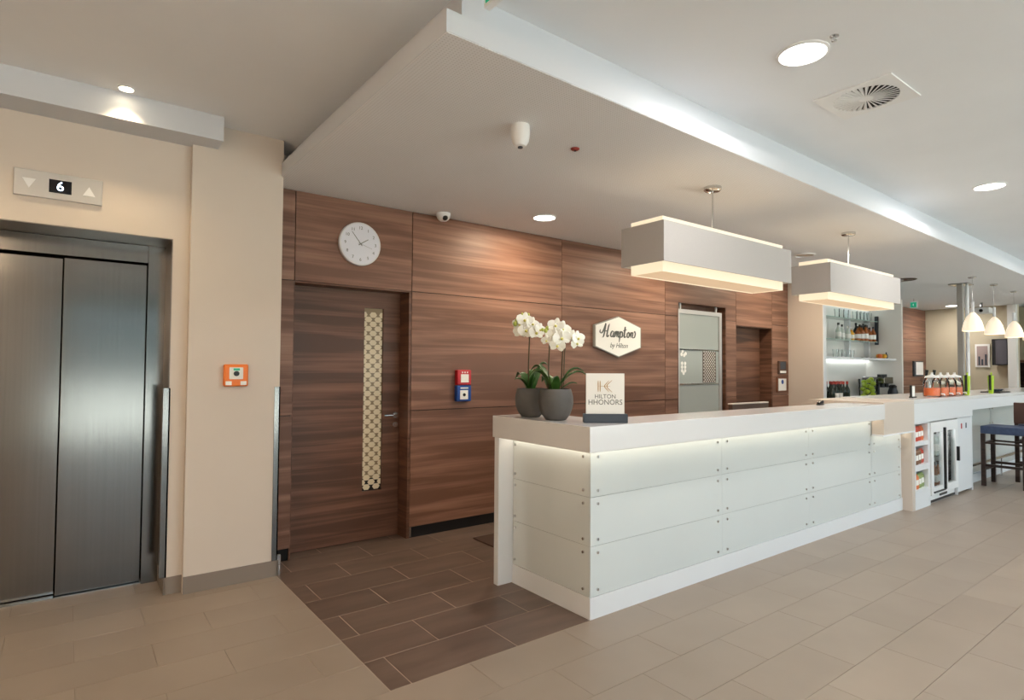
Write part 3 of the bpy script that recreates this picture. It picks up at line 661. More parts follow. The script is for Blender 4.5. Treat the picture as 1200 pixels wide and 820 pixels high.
for i in range(4):
    for z0, z1 in rows:
        a, b = 8.705+i*1.3, 8.695+(i+1)*1.3
        p = build(MB().box(a, b, 2.458, 2.468, z0, z1), 'glass_panel', 'glass_white', bar)
        if i < 2:
            for x in (a+.055, b-.055):
                for z in (z0+.035, z1-.038): build(MB().cyl((x, 2.458, z), (x, 2.448, z), .010, n=8), 'panel_bolt', 'chrome', p)
build(MB().cyl((8.71, 2.40, .25), (13.9, 2.40, .25), .02, n=10), 'foot_rail', 'chrome', bar, smooth=True)
for x in (8.80, 10.2, 11.6, 13.0): build(MB().cyl((x, 2.40, 0), (x, 2.40, .25), .011, n=8), 'rail_post', 'chrome', bar)

# fridge under the bar
t = thing('display_fridge', (7.74, 2.6, 0), 'white double-door glass drinks fridge under the bar', 'fridge')
build(MB().box(7.325, 7.345, 2.34, 2.84, .09, .872).box(8.145, 8.165, 2.34, 2.84, .09, .872).box(7.345, 8.145, 2.34, 2.84, .852, .872).box(7.345, 8.145, 2.34, 2.84, .09, .12).box(7.345, 8.145, 2.82, 2.84, .12, .852), 'cabinet', 'offwhite', t)
build(MB().box(7.345, 8.145, 2.40, 2.80, .46, .468), 'wire_shelf', 'steel', t)
build(MB().box(7.325, 8.165, 2.35, 2.84, .0, .088), 'base', 'offwhite', t)
build(MB().box(7.33, 8.16, 2.345, 2.35, .005, .03), 'kick_gap', 'black', t)
gr = build(MB().box(7.68, 7.90, 2.343, 2.35, .05, .078), 'grille', 'black', t)
build(MB().box(7.36, 8.13, 2.80, 2.815, .125, .85), 'lining', 'fridge_in', t)
for a, b in ((7.328, 7.742), (7.748, 8.162)):
    dr = build(MB().box(a, a+.075, 2.31, 2.338, .095, .868).box(b-.075, b, 2.31, 2.338, .095, .868).box(a+.075, b-.075, 2.31, 2.338, .76, .868).box(a+.075, b-.075, 2.31, 2.338, .095, .175), 'fridge_door', 'offwhite', t)
    build(MB().box(a+.075, b-.075, 2.32, 2.328, .175, .76), 'door_glass', 'fridge_glass', dr)
    if a < 7.5:
        build(MB().box(b-.045, b-.02, 2.288, 2.312, .13, .80), 'handle', 'black', dr); build(MB().box(a+.06, b-.02, 2.298, 2.312, .118, .132), 'lower_lip', 'black', dr)
    else: build(MB().box(b-.05, b-.022, 2.285, 2.312, .40, .56), 'handle', 'black', dr)
def nth(i, n): return 'leftmost' if i == 0 else ('rightmost' if i == n-1 else ['', 'second', 'third', 'fourth', 'fifth', 'sixth'][i]+' from left')
def bottle(name, loc, h, r, body, cap, label, cat, group, lab=None, neck=.62):
    t = thing(name, loc, label, cat, group)
    x, y, z = loc
    k = (h, r)
    build(MB().lathe([(r*.9,0),(r,.01),(r,h*neck*.85),(r*.85,h*neck),(r*.36,h*(neck+.16)),(r*.34,h*.93)], loc, 12), 'bottle_body', body, t, smooth=True)
    build(MB().cyl((x,y,z+h*.86), (x,y,z+h), r*.40, n=10), 'bottle_cap', cap, t)
    if lab: build(MB().lathe([(r*1.02, h*.16), (r*1.03, h*.17), (r*1.03, h*.44), (r*1.02, h*.45)], loc, 12), 'bottle_label', lab, t, smooth=True)
    return t
for q in (7.52, 7.95): lamp('fridge_fill_light', 'POINT', bpy.data.objects['display_fridge'], (q, 2.40, .80), .45, (.95, .98, 1), .02)  # two points added to brighten the fridge inside; no fitting there
for i, (x, z) in enumerate(((7.44, .12), (7.55, .12), (7.60, .468), (7.48, .468), (7.86, .12), (7.97, .12), (8.05, .468), (7.90, .468))):
    lb = ['clear bottle on fridge floor behind left door', 'dark bottle on the fridge shelf behind left door', 'bottle on fridge floor behind right door', 'bottle on the fridge shelf behind right door'][i//2]
    lb = lb.replace('bottle', ['left bottle', 'right bottle'][i % 2]) if i not in (2, 3, 6, 7) else lb.replace('bottle', ['right bottle', 'left bottle'][i % 2])
    bottle('fridge_bottle', (x, 2.45, z), .27, .034, ['pale', 'bottle_g', 'amber', 'pale'][i//2], 'black', lb, 'bottle', 'drinks in the bar fridge', 'paper')
# snacks in the open shelves
def pouch(x, y, z, w, h, m, label, group):
    t = thing('snack_pouch', (x, y, z), label, 'snack pack', group)
    mb = MB(); d = .035; R = []
    for u, s in ((0, .75), (.12, 1), (.5, 1.05), (.85, .8), (.93, .12), (1, .1)): R.append([(x-w/2, y-d*s*.5, z+h*u), (x+w/2, y-d*s*.5, z+h*u), (x+w/2, y+d*s*.5, z+h*u), (x-w/2, y+d*s*.5, z+h*u)])
    vs = [v for r in R for v in r]; fs = [(0,3,2,1), (20,21,22,23)]
    for k in range(5):
        for i in range(4): fs.append((4*k+i, 4*k+(i+1)%4, 4*k+4+(i+1)%4, 4*k+4+i))
    mb.add(vs, fs); build(mb, 'pouch_body', m, t)
    build(MB().box(x-w*.32, x+w*.32, y-d*.56-.001, y-d*.5, z+h*.3, z+h*.65), 'pouch_label', 'paper', t)
M['snack_red'] = mat('snack_red', rgb(196, 66, 44), .4); M['snack_brown'] = mat('snack_brown', rgb(128, 92, 66), .4); M['snack_green'] = mat('snack_green', rgb(140, 160, 96), .4); M['snack_orange'] = mat('snack_orange', rgb(216, 112, 54), .4)
for z, names in ((.69, (('snack_red', 'left red snack pouch on top open shelf of bar'), ('snack_red', 'middle red snack pouch on top open shelf of bar'), ('snack_orange', 'orange snack pouch on top open shelf of the bar'))),
                 (.45, (('snack_brown', 'left brown snack pouch on middle open shelf of bar'), ('snack_brown', 'right brown snack pouch on middle open shelf of bar'), ('snack_red', 'red snack pouch on middle open shelf of the bar'))),
                 (.20, (('snack_orange', 'orange snack pouch on lowest open shelf of the bar'), ('snack_green', 'left green snack pouch on lowest open shelf of bar'), ('snack_green', 'right green snack pouch on lowest open shelf of bar')))):
    for i, (m, lb) in enumerate(names): pouch(6.985+i*.107, 2.345+.012*i, z, .098, .15, m, lb, 'snacks in the open bar shelves')

# things on the bar
def jar(x, y, label):
    t = thing('drink_dispenser', (x, y, 1.125), label, 'drink dispenser', 'drink dispensers on the bar')
    r, h = .085, .215
    build(MB().lathe([(r*.9,0),(r,.01),(r,h*.8),(r*.8,h*.93),(r*.72,h)], (x,y,1.125), 24), 'glass_jar', 'jar', t, smooth=True)
    build(MB().cyl((x,y,1.138), (x,y,1.138+.085), r*.93, n=24), 'juice', 'juice', t, smooth=True)
    build(MB().lathe([(r*.8,0),(r*.8,.018),(r*.3,.03),(.012,.04),(.012,.06),(.001,.06)], (x,y,1.125+h), 20), 'lid', 'offwhite', t, smooth=True)
    build(MB().tube([(x,y-r,1.16),(x,y-r-.03,1.16),(x,y-r-.035,1.145)], .008), 'tap', 'offwhite', t, smooth=True)
jar(7.86, 2.46, 'juice dispenser jar nearest the white card on the bar')
jar(8.13, 2.46, 'second juice dispenser jar from the white card')
jar(8.37, 2.46, 'third juice dispenser jar from the white card')
jar(8.60, 2.46, 'juice dispenser jar nearest the green holders on the bar')
t = thing('table_card', (7.32, 2.47, 1.125), 'small white card in dark stand left of juice jars', 'card stand')
build(MB().box(7.27, 7.37, 2.45, 2.49, 1.125, 1.14), 'stand', 'black', t); build(MB().box(7.275, 7.365, 2.466, 2.474, 1.14, 1.25), 'card', 'paper', t)
build(MB().box(7.265, 7.275, 2.46, 2.48, 1.14, 1.26), 'stand_edge', 'black', t)
def holder(x, y, label):
    t = thing('menu_holder', (x, y, 1.125), label, 'holder', 'lime green holders on the bar')
    build(MB().lathe([(.022,0),(.026,.01),(.036,.235),(.034,.235),(.02,.015)], (x,y,1.125), 14), 'holder_body', 'lime', t, smooth=True)
    build(MB().box(x-.045, x-.02, y-.012, y+.012, 1.17, 1.37), 'dark_menu', 'black', t)
    for dx, dz in ((.0, .27), (.015, .25), (.03, .28)): build(MB().cyl((x+dx*.5,y,1.2), (x+dx,y,1.125+dz), .006, n=6), 'straw', 'lime', t)
holder(8.84, 2.40, 'lime green holder beside juice jars on the bar'); holder(9.72, 2.38, 'lime green holder standing alone on the bar')
t = thing('menu_board', (9.02, 2.46, 1.125), 'dark grey round-topped board behind the first green holder', 'menu board')
build(MB().prism([(8.95, 1.125), (9.09, 1.125)]+[(9.02+.07*math.cos(a*PI/8), 1.22+.06*math.sin(a*PI/8)) for a in range(9)], 'y', 2.455, 2.47), 'board', 'slate', t)
build(MB().box(8.97, 9.07, 2.44, 2.50, 1.125, 1.133), 'foot', 'black', t)
t = thing('serving_tray', (10.3, 2.45, 1.125), 'dark tray with low bowls at far end of bar', 'tray')
build(MB().box(10.05, 10.55, 2.36, 2.58, 1.125, 1.14), 'tray_base', 'black', t, bevel=.005)
for x in (10.17, 10.3, 10.43): build(MB().lathe([(.025,0),(.05,.03),(.046,.03),(.02,.006)], (x,2.46,1.14), 14), 'bowl', 'slate', t, smooth=True)
t = thing('beer_tap', (9.05, 2.88, 1.125), 'chrome beer tower with two black handles behind juice jars', 'beer tap')
build(MB().cyl((9.05,2.88,1.125), (9.05,2.88,1.30), .035).cyl((8.88,2.88,1.30), (9.28,2.88,1.30), .032), 'tower', 'chrome', t, smooth=True)
for x in (8.93, 9.2): build(MB().cyl((x,2.86,1.33), (x,2.85,1.43), .012, .02, 10), 'tap_handle', 'black', t, smooth=True); build(MB().tube([(x,2.86,1.30),(x,2.81,1.30),(x,2.80,1.25)], .012), 'spout', 'chrome', t)
t = thing('flower_bowl', (8.98, 2.60, 1.125), 'grey bowl of white blossoms behind green holder', 'flowers')
build(MB().lathe([(.03,0),(.05,.03),(.07,.12),(.065,.12),(.04,.03)], (8.98,2.60,1.125), 16), 'bowl', 'pot', t, smooth=True)
for i in range(9):
    a = i*2.4; r = .02+.012*i; build(MB().ball((8.98+r*math.cos(a), 2.60+r*math.sin(a), 1.29-.004*i), .028, 8, .8, 5), 'blossom', 'petal', t, smooth=True)

# ------------------------------------------------------------------ back bar unit
bb = thing('back_bar_unit', (9.85, 4.2, 0), 'built-in white back bar with glass shelves behind counter', 'shelving unit')
build(MB().box(8.449, 8.53, 3.945, 4.52, 0, ZC), 'side_panel', 'beige_lam_shade', bb)  # side face coloured beige for its warm shade; front edge stays white
build(MB().box(8.449, 8.53, 3.935, 3.945, 0, ZC), 'front_edge', 'white', bb)
build(MB().box(11.21, 11.26, 3.935, 4.52, 0, 2.62), 'side_panel', 'white_wall', bb)
build(MB().box(8.53, 11.26, 4.50, 4.53, 0, ZC), 'back_panel', 'white_wall', bb)
build(MB().box(8.53, 11.21, 3.95, 4.50, 2.58, 2.62), 'top_panel', 'white', bb)
build(MB().box(8.53, 11.21, 3.93, 4.50, .88, .92), 'worktop', 'white_top', bb)
for i in range(4): 
    a = 8.54+i*.667; p = build(MB().box(a, a+.66, 3.955, 4.49, .08, .88), 'cabinet_body', 'white', bb); build(MB().box(a+.3, a+.36, 3.94, 3.955, .8, .815), 'handle', 'chrome', p)
build(MB().box(8.53, 11.21, 4.02, 4.50, 1.588, 1.618), 'white_shelf', 'white', bb)
build(MB().box(8.6, 11.2, 4.455, 4.485, 2.57, 2.58), 'led_strip', 'led_bar', bb); build(MB().box(8.6, 11.2, 4.455, 4.485, 1.58, 1.588), 'led_strip', 'led_bar', bb)
for x in (9.30, 10.42, 11.18): build(MB().box(x-.03, x+.03, 4.42, 4.50, 1.618, 2.58), 'upright', 'white', bb)
for a, b in ((8.54, 10.388), (10.452, 11.148)):
    for z in (1.90, 2.25): build(MB().box(a, b, 4.26, 4.495, z, z+.008), 'glass_shelf', mat('shelf_glass', rgb(168, 196, 186), .1), bb)
t = thing('wall_speaker', (11.20, 4.31, 1.86), 'tall thin black speaker on right wall of back bar', 'speaker')
build(MB().box(11.165, 11.21, 4.285, 4.335, 1.862, 2.353), 'speaker_case', 'black', t, bevel=.004); build(MB().box(11.162, 11.165, 4.29, 4.33, 1.88, 2.335), 'speaker_grille', 'slate', t)
for i in range(4): bottle('spirit_bottle', (9.80+i*.17, 4.33+.02*(i % 2), 1.908), .27-.02*i, .042, ['pale','pale','pale','fruit'][i], ['black','black','chrome','chrome'][i], ['pale spirit bottle at left end of glass shelf', 'tall pale spirit bottle second on glass shelf', 'pale spirit bottle with silver cap on glass shelf', 'yellow spirit bottle left of the white upright'][i], 'bottle', 'spirit bottles on the glass shelf', 'paper')
for i in range(5): bottle('spirit_bottle', (10.42+i*.15, 4.30, 1.908), .24+.02*(i % 3), .044, 'amber', 'black', '%s amber spirit bottle in front row of glass shelf' % nth(i, 5), 'bottle', 'amber bottles on the glass shelf', 'paper')
for i in range(4): bottle('spirit_bottle', (10.60+i*.14, 4.40, 1.908), .31-.02*(i % 2), .042, 'amber' if i % 2 else 'bottle_g', 'black', '%s bottle in back row of the middle glass shelf' % nth(i, 4), 'bottle', 'bottles in the back row of the glass shelf', 'paper')
def glassware(x, y, z, h, r, label, group):
    o = build(MB().lathe([(r*.8,0),(r,h),(r*.93,h),(r*.74,.008),(.001,.008)], (x,y,z), 14), 'drinking_glass', 'jar', None, (x,y,z), smooth=True); tag(o, label, 'glass', group)
for i in range(3): glassware(9.78+i*.16, 4.34, 2.258, .14, .04, '%s clear tumbler on top shelf left of white upright' % nth(i, 3), 'tumblers on the top shelf, left')
for i in range(5): glassware(10.40+i*.135, 4.33, 2.258, .14, .042, '%s clear tumbler on top shelf right of white upright' % nth(i, 5), 'tumblers on the top shelf, right')
for i in range(5): glassware(9.62+i*.14, 4.30, 1.618, .13, .042, '%s clear glass on the white shelf' % nth(i, 5), 'glasses on the white shelf, left')
for i in range(4):
    o = build(MB().lathe([(.05,0),(.085,.018),(.08,.018),(.045,.006),(.001,.006)], (10.42+i*.17, 4.30, 1.618), 16), 'glass_saucer', 'jar', None, (10.42+i*.17, 4.30, 1.618), smooth=True); tag(o, '%s flat glass dish on shelf under amber bottles' % nth(i, 4), 'dish', 'glass dishes on the white shelf')
for i, (x, y) in enumerate(((10.86, 4.14), (10.94, 4.10), (11.02, 4.15), (10.94, 4.19))):
    o = build(MB().ball((x, y, 1.658), .04, 12, 1), 'fruit', 'fruit' if i else 'snack_orange', None, (x, y, 1.618), smooth=True); tag(o, '%s yellow fruit at right end of white shelf' % ['', 'front', 'right', 'rear'][i] if i else 'orange fruit at right end of white shelf', 'fruit', 'fruit on the white shelf')
bottle('syrup_bottle', (11.12, 4.14, 1.618), .11, .025, 'bottle_g', 'black', 'small green bottle beside fruit on white shelf', 'bottle', None)
# wine on a tray
t = thing('wine_tray', (9.2, 4.1, .92), 'black tray under the red-capped wine bottles', 'tray')
build(MB().box(8.72, 9.42, 3.96, 4.18, .92, .945), 'tray_base', 'black', t, bevel=.004)
for i in range(5): bottle('wine_bottle', (8.86+i*.12, 4.01, .945), .31, .039, 'bottle_g', 'cap_red', '%s red-foil wine bottle in front row of tray' % nth(i, 5), 'bottle', 'wine bottles on the tray, front', 'paper' if i in (1, 2) else None)
for i in range(5): bottle('wine_bottle', (8.92+i*.12, 4.12, .945), .31, .039, 'bottle_g', 'cap_red', '%s red-foil wine bottle in back row of tray' % nth(i, 5), 'bottle', 'wine bottles on the tray, back')
# apples in tall jar, cups, coffee maker
t = thing('apple_jar', (10.42, 4.15, .92), 'tall clear glass jar filled with green apples', 'jar')
build(MB().lathe([(.11,0),(.13,.02),(.14,.36)], (10.42,4.15,.92), 20), 'glass_jar', 'jar', t, smooth=True)
for k in range(14):
    a = k*2.4; tag(build(MB().ball((10.42+.072*math.cos(a), 4.15+.072*math.sin(a), .985+.022*k), .042, 10, .9), 'green_apple', 'apple', None, (10.42+.072*math.cos(a), 4.15+.072*math.sin(a), .985+.022*k-.038), smooth=True), 'green apple inside the tall glass jar', 'apple', 'apples in the glass jar')
for i in range(7):
    x, y = 9.78+i*.14, 4.0
    t = thing('coffee_cup', (x, y, .92), '%s white coffee cup in row before apples' % nth(i, 7), 'cup', 'coffee cups in a row')
    build(MB().lathe([(.03,0),(.06,.012),(.056,.012),(.028,.005)], (x,y,.92), 14), 'saucer', 'offwhite', t, smooth=True)
    build(MB().lathe([(.022,.008),(.036,.03),(.042,.07),(.039,.07),(.03,.02),(.001,.016)], (x,y,.92), 14), 'cup', 'offwhite', t, smooth=True)
t = thing('coffee_maker', (10.88, 4.15, .92), 'dark steel coffee machine on the back bar worktop', 'coffee machine')
build(MB().box(10.66, 11.02, 4.02, 4.34, .92, .97), 'base', 'black', t, bevel=.006)
build(MB().box(10.68, 11.0, 4.20, 4.34, .97, 1.27), 'housing', 'slate', t, bevel=.008)
build(MB().box(10.66, 11.02, 4.0, 4.34, 1.20, 1.31), 'head', 'steel', t, bevel=.01)
for x, r in ((10.78, .05), (10.92, .04)): build(MB().cyl((x,4.10,1.31), (x,4.10,1.355), r), 'bean_hopper', 'black', t)
for x in (10.76, 10.92): build(MB().cyl((x,4.07,1.14), (x,4.07,1.20), .035), 'brew_head', 'black', t)
for i, (x, y) in enumerate(((10.99, 3.985), (11.12, 4.06))):
    t = thing('coffee_flask', (x, y, .92), ['dark coffee flask in front of the coffee machine', 'dark coffee flask right of the coffee machine'][i], 'flask', 'coffee flasks')
    build(MB().lathe([(.05,0),(.06,.02),(.062,.14),(.045,.19),(.04,.21)], (x,y,.92), 16), 'flask_body', 'slate', t, smooth=True)
    build(MB().lathe([(.042,0),(.044,.03),(.02,.05),(.001,.052)], (x,y,1.13), 16), 'flask_lid', 'black', t, smooth=True)
    build(MB().tube([(x+.05,y,1.10),(x+.10,y,1.09),(x+.10,y,.99),(x+.058,y,.96)], .009), 'flask_handle', 'black', t)

# ------------------------------------------------------------------ bar stools
def stool(x, y, label, back):
    t = thing('bar_stool', (x, y, 0), label, 'bar stool', 'bar stools at the bar')
    s = .20
    for sx in (-1, 1):
        for sy in (-1, 1): build(MB().box(x+sx*s-.022, x+sx*s+.022, y+sy*s-.022, y+sy*s+.022, 0, .645), 'leg', 'wood_dark', t, bevel=.003)
    for sx in (-1, 1):
        build(MB().box(x+sx*s-.014, x+sx*s+.014, y-s+.022, y+s-.022, .24, .27), 'stretcher', 'wood_dark', t)
        build(MB().box(x+sx*s-.012, x+sx*s+.012, y-s+.022, y+s-.022, .52, .54), 'stretcher', 'wood_dark', t)
    for sy in (-1, 1):
        build(MB().box(x-s+.022, x+s-.022, y+sy*s-.014, y+sy*s+.014, .19, .22), 'stretcher', 'wood_dark', t)
        build(MB().box(x-s+.022, x+s-.022, y+sy*s-.012, y+sy*s+.012, .52, .54), 'stretcher', 'wood_dark', t)
    build(MB().box(x-s-.024, x+s+.024, y-s-.024, y+s+.024, .645, .74), 'seat', 'navy', t, bevel=.012)
    if back:
        for sy in (-1, 1): build(MB().box(x-s-.03, x-s, y+sy*s-.02, y+sy*s+.02, .70, 1.0), 'back_post', 'wood_dark', t)
        build(MB().box(x-s-.045, x-s-.005, y-s-.024, y+s+.024, .75, 1.02), 'backrest', 'brown_leather', t, bevel=.01)
stool(9.32, 2.12, 'backless dark bar stool with blue seat nearest the fridge', False)
stool(9.96, 1.93, 'dark bar stool with brown leather backrest at frame edge', True)

# ------------------------------------------------------------------ pendant box lamps
def boxlamp(x0, x1, y0, y1, label):
    z0, z1 = 2.09, 2.345; xc, yc = (x0+x1)/2, (y0+y1)/2
    t = thing('pendant_lamp', (xc, yc, z0), label, 'pendant lamp', 'box pendant lamps over the desk')
    w = .008
    build(MB().box(x0,x1,y0,y0+w,z0,z1).box(x0,x1,y1-w,y1,z0,z1).box(x0,x0+w,y0+w,y1-w,z0,z1).box(x1-w,x1,y0+w,y1-w,z0,z1), 'outer_shade', 'lamp_fabric', t)
    a = .045; zi0, zi1 = z0-.055, z1+.04
    X0_, X1_, Y0_, Y1_ = x0+a, x1-a, y0+a, y1-a
    build(MB().box(X0_,X1_,Y0_,Y0_+w,zi0,zi1).box(X0_,X1_,Y1_-w,Y1_,zi0,zi1).box(X0_,X0_+w,Y0_+w,Y1_-w,zi0,zi1).box(X1_-w,X1_,Y0_+w,Y1_-w,zi0,zi1), 'inner_shade', 'lamp_glow', t)
    build(MB().box(X0_+w,X1_-w,Y0_+w,Y1_-w,zi0+.004,zi0+.010), 'bottom_diffuser', 'lamp_bottom', t)
    build(MB().box(x0+.05, x1-.05, yc-.012, yc+.012, z1-.02, z1).box(xc-.012, xc+.012, y0+w, y1-w, z1-.02, z1), 'frame_bar', 'chrome', t)
    build(MB().cyl((xc,yc,z1), (xc,yc,ZC-.03), .006, n=8), 'rod', 'chrome', t)
    build(MB().lathe([(.062,0),(.062,-.02),(.05,-.03),(.001,-.032)], (xc,yc,ZC), 24), 'ceiling_rose', 'chrome', t, smooth=True)
    for q in (-.45, .45): lamp('bulb_light', 'POINT', t, (xc+q, yc, z1-.06), .6, (1, .80, .55), .03)
boxlamp(2.920, 4.461, 2.315, 2.664, 'grey rectangular pendant lamp above the desk, nearer and larger')
boxlamp(5.182, 6.679, 2.349, 2.69, 'grey rectangular pendant lamp nearer the bar, smaller in view')
for i, (x, y) in enumerate(((10.03, 2.643), (11.13, 2.67), (12.33, 2.70), (13.5, 2.72))):
    t = thing('bell_pendant', (x, y, 1.975), ['bell-shaped white glass pendant nearest the metal column', 'second bell-shaped glass pendant from the metal column', 'third bell-shaped glass pendant from the metal column', 'bell-shaped glass pendant cut by the right frame edge'][i], 'pendant lamp', 'bell pendants over the bar')
    build(MB().lathe([(.125,0),(.12,.05),(.10,.13),(.07,.20),(.03,.25),(.018,.26),(.014,.255),(.064,.195),(.095,.125),(.114,.05),(.119,0)], (x,y,1.975), 24), 'glass_shade', 'bell', t, smooth=True)
    build(MB().cyl((x,y,2.235), (x,y,2.38), .02, n=10), 'socket_tube', 'white', t, smooth=True)
    build(MB().cyl((x,y,2.38), (x,y,ZC-.02), .003, n=6), 'cable', 'chrome', t)
    build(MB().lathe([(.05,0),(.05,-.015),(.03,-.024),(.001,-.025)], (x,y,ZC), 16), 'ceiling_rose', 'chrome', t, smooth=True)
    lamp('bulb_light', 'POINT', t, (x, y, 2.05), 5, (1, .80, .55), .04)

# ------------------------------------------------------------------ ceiling fittings
def downlight(x, y, z, r, power, label, group, col=(1, .97, .94), m='down', spot=False, lit=True):
    t = thing('downlight', (x, y, z), label, 'ceiling light', group)
    build(MB().lathe([(r*1.12,0),(r*1.12,-.006),(r*1.0,-.010),(r*.98,-.004),(r*.98,0)], (x,y,z), 32), 'trim_ring', 'offwhite', t, smooth=True)
    build(MB().cyl((x,y,z-.001), (x,y,z-.004), r*.97, n=32), 'diffuser', m if lit else 'steel', t)
    if lit:
        if spot: lamp('bulb_light', 'SPOT', t, (x, y, z-.01), power, col, .03, spot=math.radians(100), blend=.8)
        else: lamp('bulb_light', 'AREA', t, (x, y, z-.012), power, col, r*1.8)
    return t
downlight(2.862, 1.42, ZM, .108, 14, 'large round downlight beside the square air vent', 'round downlights in the main ceiling')
downlight(6.19, 1.50, ZM, .105, 14, 'round downlight in main ceiling nearer the right edge', 'round downlights in the main ceiling')
for x, y in ((-1.0, 1.5), (-1.0, -1.4)):  # unseen lamps added to warm the light on the left floor
    downlight(x, y, ZM, .105, 15, 'warm downlight added outside the view to warm the lobby', 'added warm lobby downlights', (1, .74, .46))
for x, y in ((9.6, 1.1), (13.0, 1.1), (2.9, -1.4), (6.2, -1.4), (9.6, -1.4), (13.0, -1.4)):
    downlight(x, y, ZM, .105, 14, 'round downlight in main ceiling outside the view', 'round downlights outside the view')
downlight(.228, 3.925, ZM, .036, 16, 'small warm spotlight in front of the bulkhead', 'lift spotlights', (1, .76, .46), 'spot', True)
downlight(-.62, 3.925, ZM, .045, 16, 'small warm lift spotlight left of the view', 'lift spotlights', (1, .76, .46), 'spot', True)
downlight(3.285, 3.889, ZC, .095, 12, 'round downlight in lowered ceiling before the wood wall', 'lowered ceiling downlights', (1, .84, .62), spot=False)
downlight(5.35, 3.75, ZC, .095, 12, 'added downlight in lowered ceiling hidden behind nearer box lamp', 'lowered ceiling downlights', (1, .84, .62))  # hidden lamp added to brighten the right part of the wood wall
downlight(7.55, 3.75, ZC, .095, 12, 'added downlight in lowered ceiling hidden behind smaller box lamp', 'lowered ceiling downlights', (1, .84, .62))  # second hidden lamp, added for the same wall light
downlight(14.2, 4.08, ZC, .11, 10, 'round downlight far away near the tan wall', 'lowered ceiling downlights')
downlight(6.70, 3.32, ZC, .10, 0, 'unlit round steel downlight between the box lamps', 'lowered ceiling downlights', lit=False)
for i, (x, y) in enumerate(((-2.0, -2.6), (-2.0, -1.0), (-2.0, .6))):  # three unseen globes added to throw warm light on left-facing sides
    t = thing('fill_globe', (x, y, 1.95), 'unseen warm globe added as fill light, %s' % ['by the windows', 'in the middle', 'nearest the lift'][i], 'pendant lamp', 'added fill globes outside the view')
    build(MB().ball((x, y, 2.07), .12, 20, 1, 12), 'glass_globe', mat('fill_globe_glow', rgb(250, 240, 225), .3, emit=(1, .82, .62, 1), es=34), t, smooth=True)
    build(MB().cyl((x, y, 2.18), (x, y, ZM), .004, n=6), 'cable', 'chrome', t)
    build(MB().lathe([(.05,0),(.05,-.02),(.001,-.022)], (x, y, ZM), 16), 'ceiling_rose', 'chrome', t)
# square swirl vent
t = thing('air_vent', (3.62, 1.435, ZM), 'square white ceiling vent with radial slats', 'air vent')
vx, vy, R0 = 3.62, 1.435, .165
ring = []
mb = MB(); n = 48; sq = []
for i in range(n):
    a = 2*PI*i/n; c, s = math.cos(a), math.sin(a); k = .205/max(abs(c), abs(s)); sq.append((vx+c*k, vy+s*k))
ci = [(vx+R0*math.cos(2*PI*i/n), vy+R0*math.sin(2*PI*i/n)) for i in range(n)]
vs = [(p[0],p[1],ZM-.008) for p in sq]+[(p[0],p[1],ZM-.008) for p in ci]+[(p[0],p[1],ZM) for p in sq]+[(p[0],p[1],ZM) for p in ci]
fs = []
for i in range(n):
    j = (i+1) % n; fs += [(i,j,n+j,n+i),(2*n+i,3*n+i,3*n+j,2*n+j),(i,2*n+i,2*n+j,j),(n+i,n+j,3*n+j,3*n+i)]
build(MB().add(vs, fs), 'vent_plate', 'offwhite', t)
build(MB().cyl((vx,vy,ZM-.0005), (vx,vy,ZM-.0015), R0*.99, n=32), 'vent_throat', 'black_gap', t)
build(MB().cyl((vx,vy,ZM-.0015), (vx,vy,ZM-.010), .035, n=20), 'vent_hub', 'offwhite', t)
fin = MB().add([(.034,-.003,-.009),(R0-.002,-.007,-.009),(R0-.002,.004,-.009),(.034,.002,-.009),(.034,.001,-.002),(R0-.002,.005,-.002),(R0-.002,.013,-.002),(.034,.004,-.002)],
               [(0,3,2,1),(4,5,6,7),(0,1,5,4),(1,2,6,5),(2,3,7,6),(3,0,4,7)])
f0 = None
for i in range(32):
    if f0 is None: f0 = build(fin, 'slat', 'offwhite', t, org=(0,0,0)); o = f0
    else: o = f0.copy(); COL.objects.link(o)
    o.parent = t; o.location = (0, 0, 0); o.rotation_euler.z = 2*PI*i/32
t = thing('ceiling_detector', (1.93, 2.50, ZC-.12), 'white rounded motion detector hanging from lowered ceiling', 'detector')
build(MB().lathe([(.05,0),(.052,-.02),(.052,-.055),(.046,-.09),(.03,-.113),(.001,-.12)], (1.93,2.49,ZC), 20), 'detector_body', 'offwhite', t, smooth=True)
build(MB().cyl((1.93,2.49,ZC-.116), (1.93,2.49,ZC-.123), .014, n=12), 'detector_window', 'slate', t)
t = thing('ceiling_sensor', (2.392, 2.551, ZC-.01), 'small dark red sensor disc on the lowered ceiling', 'sensor')
build(MB().lathe([(.026,0),(.026,-.006),(.016,-.012),(.001,-.014)], (2.392,2.551,ZC), 16), 'sensor_disc', mat('dark_red', rgb(150, 52, 44), .4), t, smooth=True)
build(MB().cyl((2.392,2.551,ZC-.012), (2.392,2.551,ZC-.017), .007, n=8), 'sensor_eye', 'black', t)
t = thing('sprinkler_head', (2.83, 1.255, ZM-.02), 'tiny sprinkler head beside the large downlight', 'sprinkler')
build(MB().lathe([(.02,0),(.02,-.003),(.007,-.006),(.006,-.022),(.013,-.024),(.001,-.026)], (2.83,1.255,ZM), 12), 'sprinkler_body', 'chrome', t, smooth=True)
